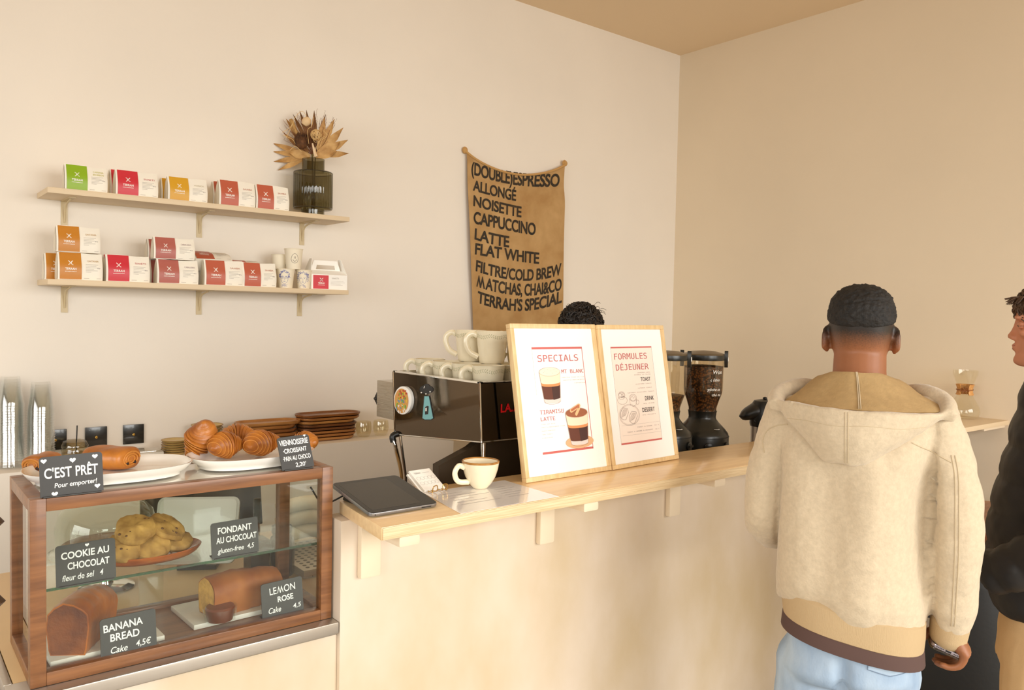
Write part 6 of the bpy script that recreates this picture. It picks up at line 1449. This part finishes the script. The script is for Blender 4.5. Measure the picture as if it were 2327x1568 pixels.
for x0, x1, za, zb_, lab in ((1996, 2086, 1436, 1482, 1), (1806, 1850, 1388, 1432, 0)):
    G_ = []
    for jz in range(7):
        r_ = []
        for ix in range(9):
            u = ix/8; v = jz/6; zz = lz(lerp(za, zb_, v)-(10*(1-abs(u*2-1)) if 0 else 0)+(10*(1-abs(2*u-1))*v)); q_ = drape(TJ, [(lx(lerp(x0, x1, u)), zz)], .0012)
            r_.append(q_[0] if q_ else None)
        G_.append(r_)
    if all(p is not None for r_ in G_ for p in r_):
        pk = MB().grid(lambda u, v: G_[round(v*6)][round(u*8)], 8, 6, thick=(0, .004, 0)); pp = part('back_pocket', pk, pm('pocket_denim', (172, 190, 208), .85, noi=(18, .2), bump=(260, .3)), m1_, local=True)
        e = [G_[0][i] for i in range(9)]+[G_[k][8] for k in range(1, 7)]+[G_[6][i] for i in range(7, -1, -1)]+[G_[k][0] for k in range(5, 0, -1)]
        part('stitching', MB().tube([p+V((0, -.001, 0)) for p in e], .0009, 4, True), pm('stitch', (120, 138, 160), .8), pp, local=True)
sh = MB()
for x0 in (-.10, .075): sh.ell((x0, .055, .04), (.05, .14, .045), 18, 10); sh.box((x0-.048, -.08, 0), (x0+.048, .185, .03))
part('shoes', remesh(sh, .008, 3), pm('white_trainer', (226, 222, 214), .6), m1_, local=True)
# phone
PHc = V((lx(2158), .045, lz(1455))); Xp = V((math.cos(.33), .05, -math.sin(.33))).normalized(); Yp = V((-.12, .93, .10)); Yp = (Yp-Xp*Yp.dot(Xp)).normalized(); wm = WM[m1_.name]
ph = thing('phone', 'smartphone in a clear case held in the right hand of the hoodie person', 'phone', wm @ PHc, -PSI)
m = frame_m(V((0, 0, 0)), Xp, Yp)
part('casing', MB().prism(rrect(.074, .15, .011, -.037, -.04), .0085, m @ Matrix.Translation((0, 0, -.004))), pm('phone_silver', (176, 168, 178), .25, .8), ph, local=True, bevel=.002)
part('screen', MB().prism(rrect(.070, .146, .010, -.035, -.038), .0004, m @ Matrix.Translation((0, 0, .0046))), pm('phone_black', (14, 14, 18), .08, coat=1), ph, local=True)
po2 = MB(); po2.box((-.006, -.0408, -.0015), (.006, -.0400, .0022), m)
for k in range(5): po2.box((-.026+.0035*k, -.0408, -.0006), (-.024+.0035*k, -.04, .0012), m); po2.box((.012+.0035*k, -.0408, -.0006), (.014+.0035*k, -.04, .0012), m)
part('ports', po2, BLACKM, ph, local=True)
part('clear_case', MB().prism(rrect(.077, .153, .012, -.0385, -.0415), .004, m @ Matrix.Translation((0, 0, -.0085))), glass('case_plastic', (214, 206, 180), base=.05), ph, local=True, bevel=.0015)
# ---------------------------------------------------------------- person at the right photo edge
SK2 = pm('fair_skin', (206, 140, 108), .5, noi=(16, .12), bump=(200, .05), sss=.1)
p2 = pT(2388, 740, 2.25); PS2 = math.radians(-17)
m2p = thing('person', 'person at the photo edge in profile with a black puffer jacket and beige trousers', 'person', (p2.x, p2.y, 0), -PS2)
zE = p2.z; hs2 = 1.0; H2 = V((0, -.005, zE)); b = MB(); head_parts(b, H2, hs2)
b.tube([(0, -.02, zE-.05), (0, -.03, zE-.13), (0, -.04, zE-.22)], [.058, .058, .07], 20)
zS = zE-.245
tor(b, [(zS-.58, 0, -.02, .135, .09), (zS-.45, 0, -.02, .135, .09), (zS-.2, 0, -.02, .145, .085), (zS-.03, 0, -.025, .15, .065), (zS+.03, 0, -.025, .09, .055)])
for sg in (-1, 1):
    limb(b, [(sg*.16, -.03, zS-.05), (sg*.215, -.055, zS-.18), (sg*.222, -.045, zS-.30), (sg*.17, .14, zS-.42)], [.042, .038, .036, .03]); limb(b, [(sg*.075, -.02, zS-.64), (sg*.09, -.005, zS-.97), (sg*.09, -.03, .07)], [.055, .048, .038]); b.ell((sg*.09, .05, .045), (.042, .125, .038), 16, 10)
    hand(b, V((sg*.17, .14, zS-.42)), (-sg*.45, .6, -.5), (-sg*.8, -.4, -.3), (0, .6, .8), .5)
part('body', remesh(b, .005, 3), SK2, m2p, local=True)
HAIR2 = pm('brown_curls', (96, 66, 38), .6, noi=(60, .5), c2=(54, 36, 20))
part('lips', MB().ell(H2+V((0, .0865, -.0588)), (.020, .0088, .0052), 14, 8).ell(H2+V((0, .0858, -.0672)), (.018, .0088, .0054), 14, 8), pm('lip_rose', (168, 98, 84), .45), m2p, local=True)
hc2 = curls(H2+V((0, -.012, .040)), .078, .092, .080, 520, 5, .055, .0026, .0)
cap = MB(); head_parts(cap, H2, 1., .010, .035, face=False); hc2.add(cap.v, cap.f)
for i in range(60):
    q = random.uniform(-.9, .9); P0 = H2+V((.068*math.sin(q), .075*math.cos(q), .072)); hc2.tube([P0, P0+V((.012*math.sin(q), .022, .006)), P0+V((.02*math.sin(q), .036+random.uniform(-.01, .008), random.uniform(-.016, .006)))], [.003, .0028, .001], 5)
part('hair', hc2, HAIR2, m2p, local=True); eyes_brows(m2p, H2, hs2, HAIR2, SK2)
PUF = pm('black_puffer', (34, 31, 30), .5, bump=(24, .5), spec=.35); k_ = MB()
rows = []
zj = [zS+.10, zS+.04, zS-.08, zS-.20, zS-.32, zS-.44, zS-.555]
for i in range(61):
    z = lerp(zS+.10, zS-.565, i/60); t_ = (i/60*7) % 1.0; pf = .012*math.sin(PI*t_)**.6
    a = interp([(-.565, .150), (-.45, .172), (-.2, .180), (-.06, .185), (.0, .15), (.06, .085), (.10, .078)], z-zS); bb = interp([(-.565, .120), (-.45, .142), (-.3, .135), (-.1, .100), (.0, .085), (.06, .075), (.10, .070)], z-zS)
    rows.append((z, 0, -.022+.01*math.sin(i*.05), a+pf, bb+pf))
tor(k_, rows, 48, .8); 
for sg in (-1, 1):
    P = bez([(sg*.165, -.03, zS-.05), (sg*.215, -.055, zS-.18), (sg*.225, -.045, zS-.30), (sg*.22, .04, zS-.385), (sg*.19, .115, zS-.43)], 12)
    k_.tube(P, [(.068-.016*j_/len(P))+.009*math.sin(PI*((j_/len(P)*7) % 1.0))**.6 for j_ in range(len(P))], 16); k_.ell(P[0], (.07,)*3, 16, 10)
jk = remesh(k_, .007, 3); displace(jk, lambda p, nn: .003*noise.noise(p*26)); part('puffer_jacket', jk, PUF, m2p, local=True)
CHN = pm('beige_chino', (214, 178, 130), .85, noi=(10, .1), bump=(200, .25)); j = MB(); tor(j, [(zS-.70, 0, -.02, .16, .118), (zS-.62, 0, -.02, .158, .118), (zS-.54, 0, -.02, .146, .105)])
for sg in (-1, 1): limb(j, [(sg*.082, -.015, zS-.66), (sg*.09, -.005, zS-.97), (sg*.09, -.03, .09)], [.098, .078, .068])
jm = remesh(j, .008, 4); displace(jm, lambda p, nn: .005*noise.noise(V((p.x*10, p.y*12, p.z*16)))); part('trousers', jm, CHN, m2p, local=True)
sh = MB()
for x0 in (-.09, .09): sh.ell((x0, .055, .04), (.05, .14, .045), 18, 10); sh.box((x0-.048, -.08, 0), (x0+.048, .185, .03))
part('shoes', remesh(sh, .008, 3), pm('dark_shoe', (46, 38, 32), .5), m2p, local=True)
# ---------------------------------------------------------------- barista behind the menu frames
pb_ = pY(1315, 683, 2.75); zTop = pb_.z
m3p = thing('person', 'person behind the bar, only dark curly hair showing over the menu frames', 'person', (pb_.x, pb_.y, 0), math.radians(175))
H3 = V((0, .03, zTop-.150)); b = MB(); head_parts(b, H3, .98); zS = H3.z-.245
b.tube([(0, .005, H3.z-.05), (0, -.005, H3.z-.13), (0, -.02, H3.z-.22)], [.056, .056, .068], 20)
tor(b, [(zS-.58, 0, 0, .135, .09), (zS-.45, 0, 0, .135, .09), (zS-.2, 0, 0, .145, .09), (zS-.03, 0, -.01, .155, .07), (zS+.03, 0, -.01, .09, .055)])
for sg in (-1, 1):
    limb(b, [(sg*.17, 0, zS-.04), (sg*.22, -.01, zS-.30), (sg*.15, .18, zS-.40)], [.048, .04, .029]); limb(b, [(sg*.075, 0, zS-.64), (sg*.09, .01, zS-.97), (sg*.09, -.01, .07)], [.055, .048, .038]); b.ell((sg*.09, .06, .045), (.042, .125, .038), 16, 10)
    hand(b, V((sg*.15, .18, zS-.40)), (-sg*.3, .9, -.1), (0, -.1, -1), (-sg*.9, -.3, 0), .6)
part('body', remesh(b, .006, 3), SK2, m3p, local=True)
HAIR3 = pm('dark_curls', (44, 32, 22), .55, noi=(60, .5), c2=(18, 12, 8))
hc3 = curls(H3+V((0, -.01, .035)), .086, .096, .094, 620, 11, .06, .0026, -.35); cap = MB(); head_parts(cap, H3, .98, .012, .02, face=False); hc3.add(cap.v, cap.f)
rr = random.Random(9)
for i in range(26):
    q = rr.uniform(0, 6.28); P0 = H3+V((.07*math.cos(q), .07*math.sin(q), rr.uniform(.09, .125))); d_ = V((math.cos(q), math.sin(q), rr.uniform(.1, .8)))*.03
    hc3.tube(bez([P0, P0+d_*.6, P0+d_+V((0, 0, -.006)), P0+d_*1.2+V((rr.uniform(-.01, .01), 0, -.016))], 3), .0009, 4)
part('hair', hc3, HAIR3, m3p, local=True); eyes_brows(m3p, H3, .98, HAIR3, SK2)
ts = MB(); tor(ts, [(zS-.60, 0, 0, .165, .12), (zS-.4, 0, 0, .162, .118), (zS-.2, 0, 0, .172, .122), (zS-.05, 0, -.01, .178, .10), (zS+.02, 0, -.01, .125, .08), (zS+.05, 0, -.01, .08, .07)])
for sg in (-1, 1): limb(ts, [(sg*.155, 0, zS-.05), (sg*.21, -.005, zS-.22)], [.068, .062])
part('tshirt', remesh(ts, .008, 4), pm('dark_tshirt', (58, 56, 54), .9), m3p, local=True)
j = MB(); tor(j, [(zS-.70, 0, 0, .16, .118), (zS-.56, 0, 0, .148, .108)])
for sg in (-1, 1): limb(j, [(sg*.082, 0, zS-.66), (sg*.09, .01, zS-.97), (sg*.09, -.01, .09)], [.092, .075, .066])
part('trousers', remesh(j, .008, 4), pm('navy_trousers', (50, 54, 66), .85), m3p, local=True)
sh = MB()
for x0 in (-.09, .09): sh.ell((x0, .065, .04), (.05, .14, .045), 18, 10); sh.box((x0-.048, -.07, 0), (x0+.048, .195, .03))
part('shoes', remesh(sh, .008, 3), pm('dark_shoe', (46, 38, 32), .5), m3p, local=True)
# ---------------------------------------------------------------- armchair and table beyond
ac = pT(2215, 1296, 2.85); zA = ac.z
ch = thing('armchair', 'black rounded armchair back between the two standing customers', 'armchair', (ac.x, ac.y+.0, 0), math.radians(-62))
LEA = pm('black_leather', (20, 19, 18), .55, bump=(60, .2))
bk = MB(); R_ = []
for i in range(17):
    s_ = i/16*2-1; q = s_*1.15; c = V((.36*math.sin(q), .36-.36*math.cos(q), 0)); zt_ = zA-.04*s_**2-.06*s_
    nx_ = V((math.sin(q), -math.cos(q), 0)); r_ = []
    for dx, z in ((.035, .14), (.05, .3), (.05, zt_-.05), (.035, zt_-.012), (0, zt_), (-.035, zt_-.012), (-.05, zt_-.05), (-.05, .3), (-.035, .14)): r_.append(c+nx_*dx+V((0, 0, z)))
    R_.append(r_)
part('backrest', MB().rings(R_), LEA, ch, local=True, ang=60)
part('seat', MB().lathe([(.001, .14), (.30, .14), (.33, .18), (.33, .40), (.29, .44), (.001, .445)], 36, Matrix.Translation((0, .36, 0))), LEA, ch, local=True)
for a in (.6, 2.2, 3.9, 5.5): part('leg', MB().cyl((.25*math.cos(a), .36+.25*math.sin(a), 0), (.25*math.cos(a), .36+.25*math.sin(a), .145), .012, .018), BLACK, ch, local=True)
tcp = pZ(2330, 1262, .76); tcp = V((3.80, 1.35, .0)); 
tt_ = thing('round_table', 'round brown wooden table behind the black armchair', 'table', tcp)
zt_ = .765
part('table_top', MB().lathe([(.001, zt_-.03), (.36, zt_-.03), (.365, zt_-.015), (.36, zt_), (.001, zt_)], 48), wood('table_wood', (176, 112, 60), (136, 78, 38), .35, (1, 9, 9), 5, .2), tt_, local=True)
part('pedestal', MB().lathe([(.22, 0), (.22, .015), (.04, .03), (.035, zt_-.03)], 28), BLACKM, tt_, local=True)
bk_ = pZ(2252, 1268, zt_+.01)
ba = thing('wicker_basket', 'small wicker basket on the round wooden table', 'basket', (bk_.x, bk_.y, zt_+.0006))
wb = MB()
for k in range(8): wb.tube([((.085+.004*k)*math.cos(q)+.002*math.cos(q*20+k*PI), (.085+.004*k)*math.sin(q), .006+.009*k) for q in np.linspace(0, 2*PI, 49)[:-1]], .0055, 6, True)
part('weave', wb, pm('wicker', (176, 136, 66), .8, noi=(60, .4)), ba, local=True)
part('base', MB().lathe([(.001, 0), (.085, 0), (.085, .006), (.001, .006)], 32), pm('wicker', (176, 136, 66)), ba, local=True)
pk = thing('snack_packet', 'green and teal snack packet in the wicker basket', 'packet', (bk_.x, bk_.y, zt_+.0075))
T = Matrix.Rotation(.5, 4, 'X') @ Matrix.Rotation(.4, 4, 'Z')
part('packet', MB().box((-.055, -.012, 0), (.055, .012, .09), T), pm('packet_green', (74, 92, 62), .4), pk, local=True, bevel=.006)
q = MB(); q.add([T @ V(p) for p in ((-.05, -.0128, .05), (.04, -.0128, .01), (-.02, -.0128, .008))], [(0, 1, 2)]); part('teal_flash', q, pm('packet_teal', (92, 178, 164), .4), pk, local=True, smooth=False)
q = MB(); q.add([T @ V(p) for p in ((.0, -.013, .03), (.05, -.013, .035), (.02, -.013, .012))], [(0, 1, 2)]); part('white_flash', q, INKW, pk, local=True, smooth=False)
fb = thing('flat_box', 'thin dark box lying at the far side of the wooden table', 'box', (tcp.x+.06, tcp.y+.20, zt_+.0006), math.radians(20))
part('box_body', MB().box((-.15, -.1, 0), (.15, .1, .028)), pm('slab_dark', (52, 40, 28), .4), fb, local=True, bevel=.002)
part('lid', MB().box((-.152, -.102, .0285), (.152, .102, .034)), pm('slab_lid', (44, 34, 24), .4), fb, local=True, bevel=.002)
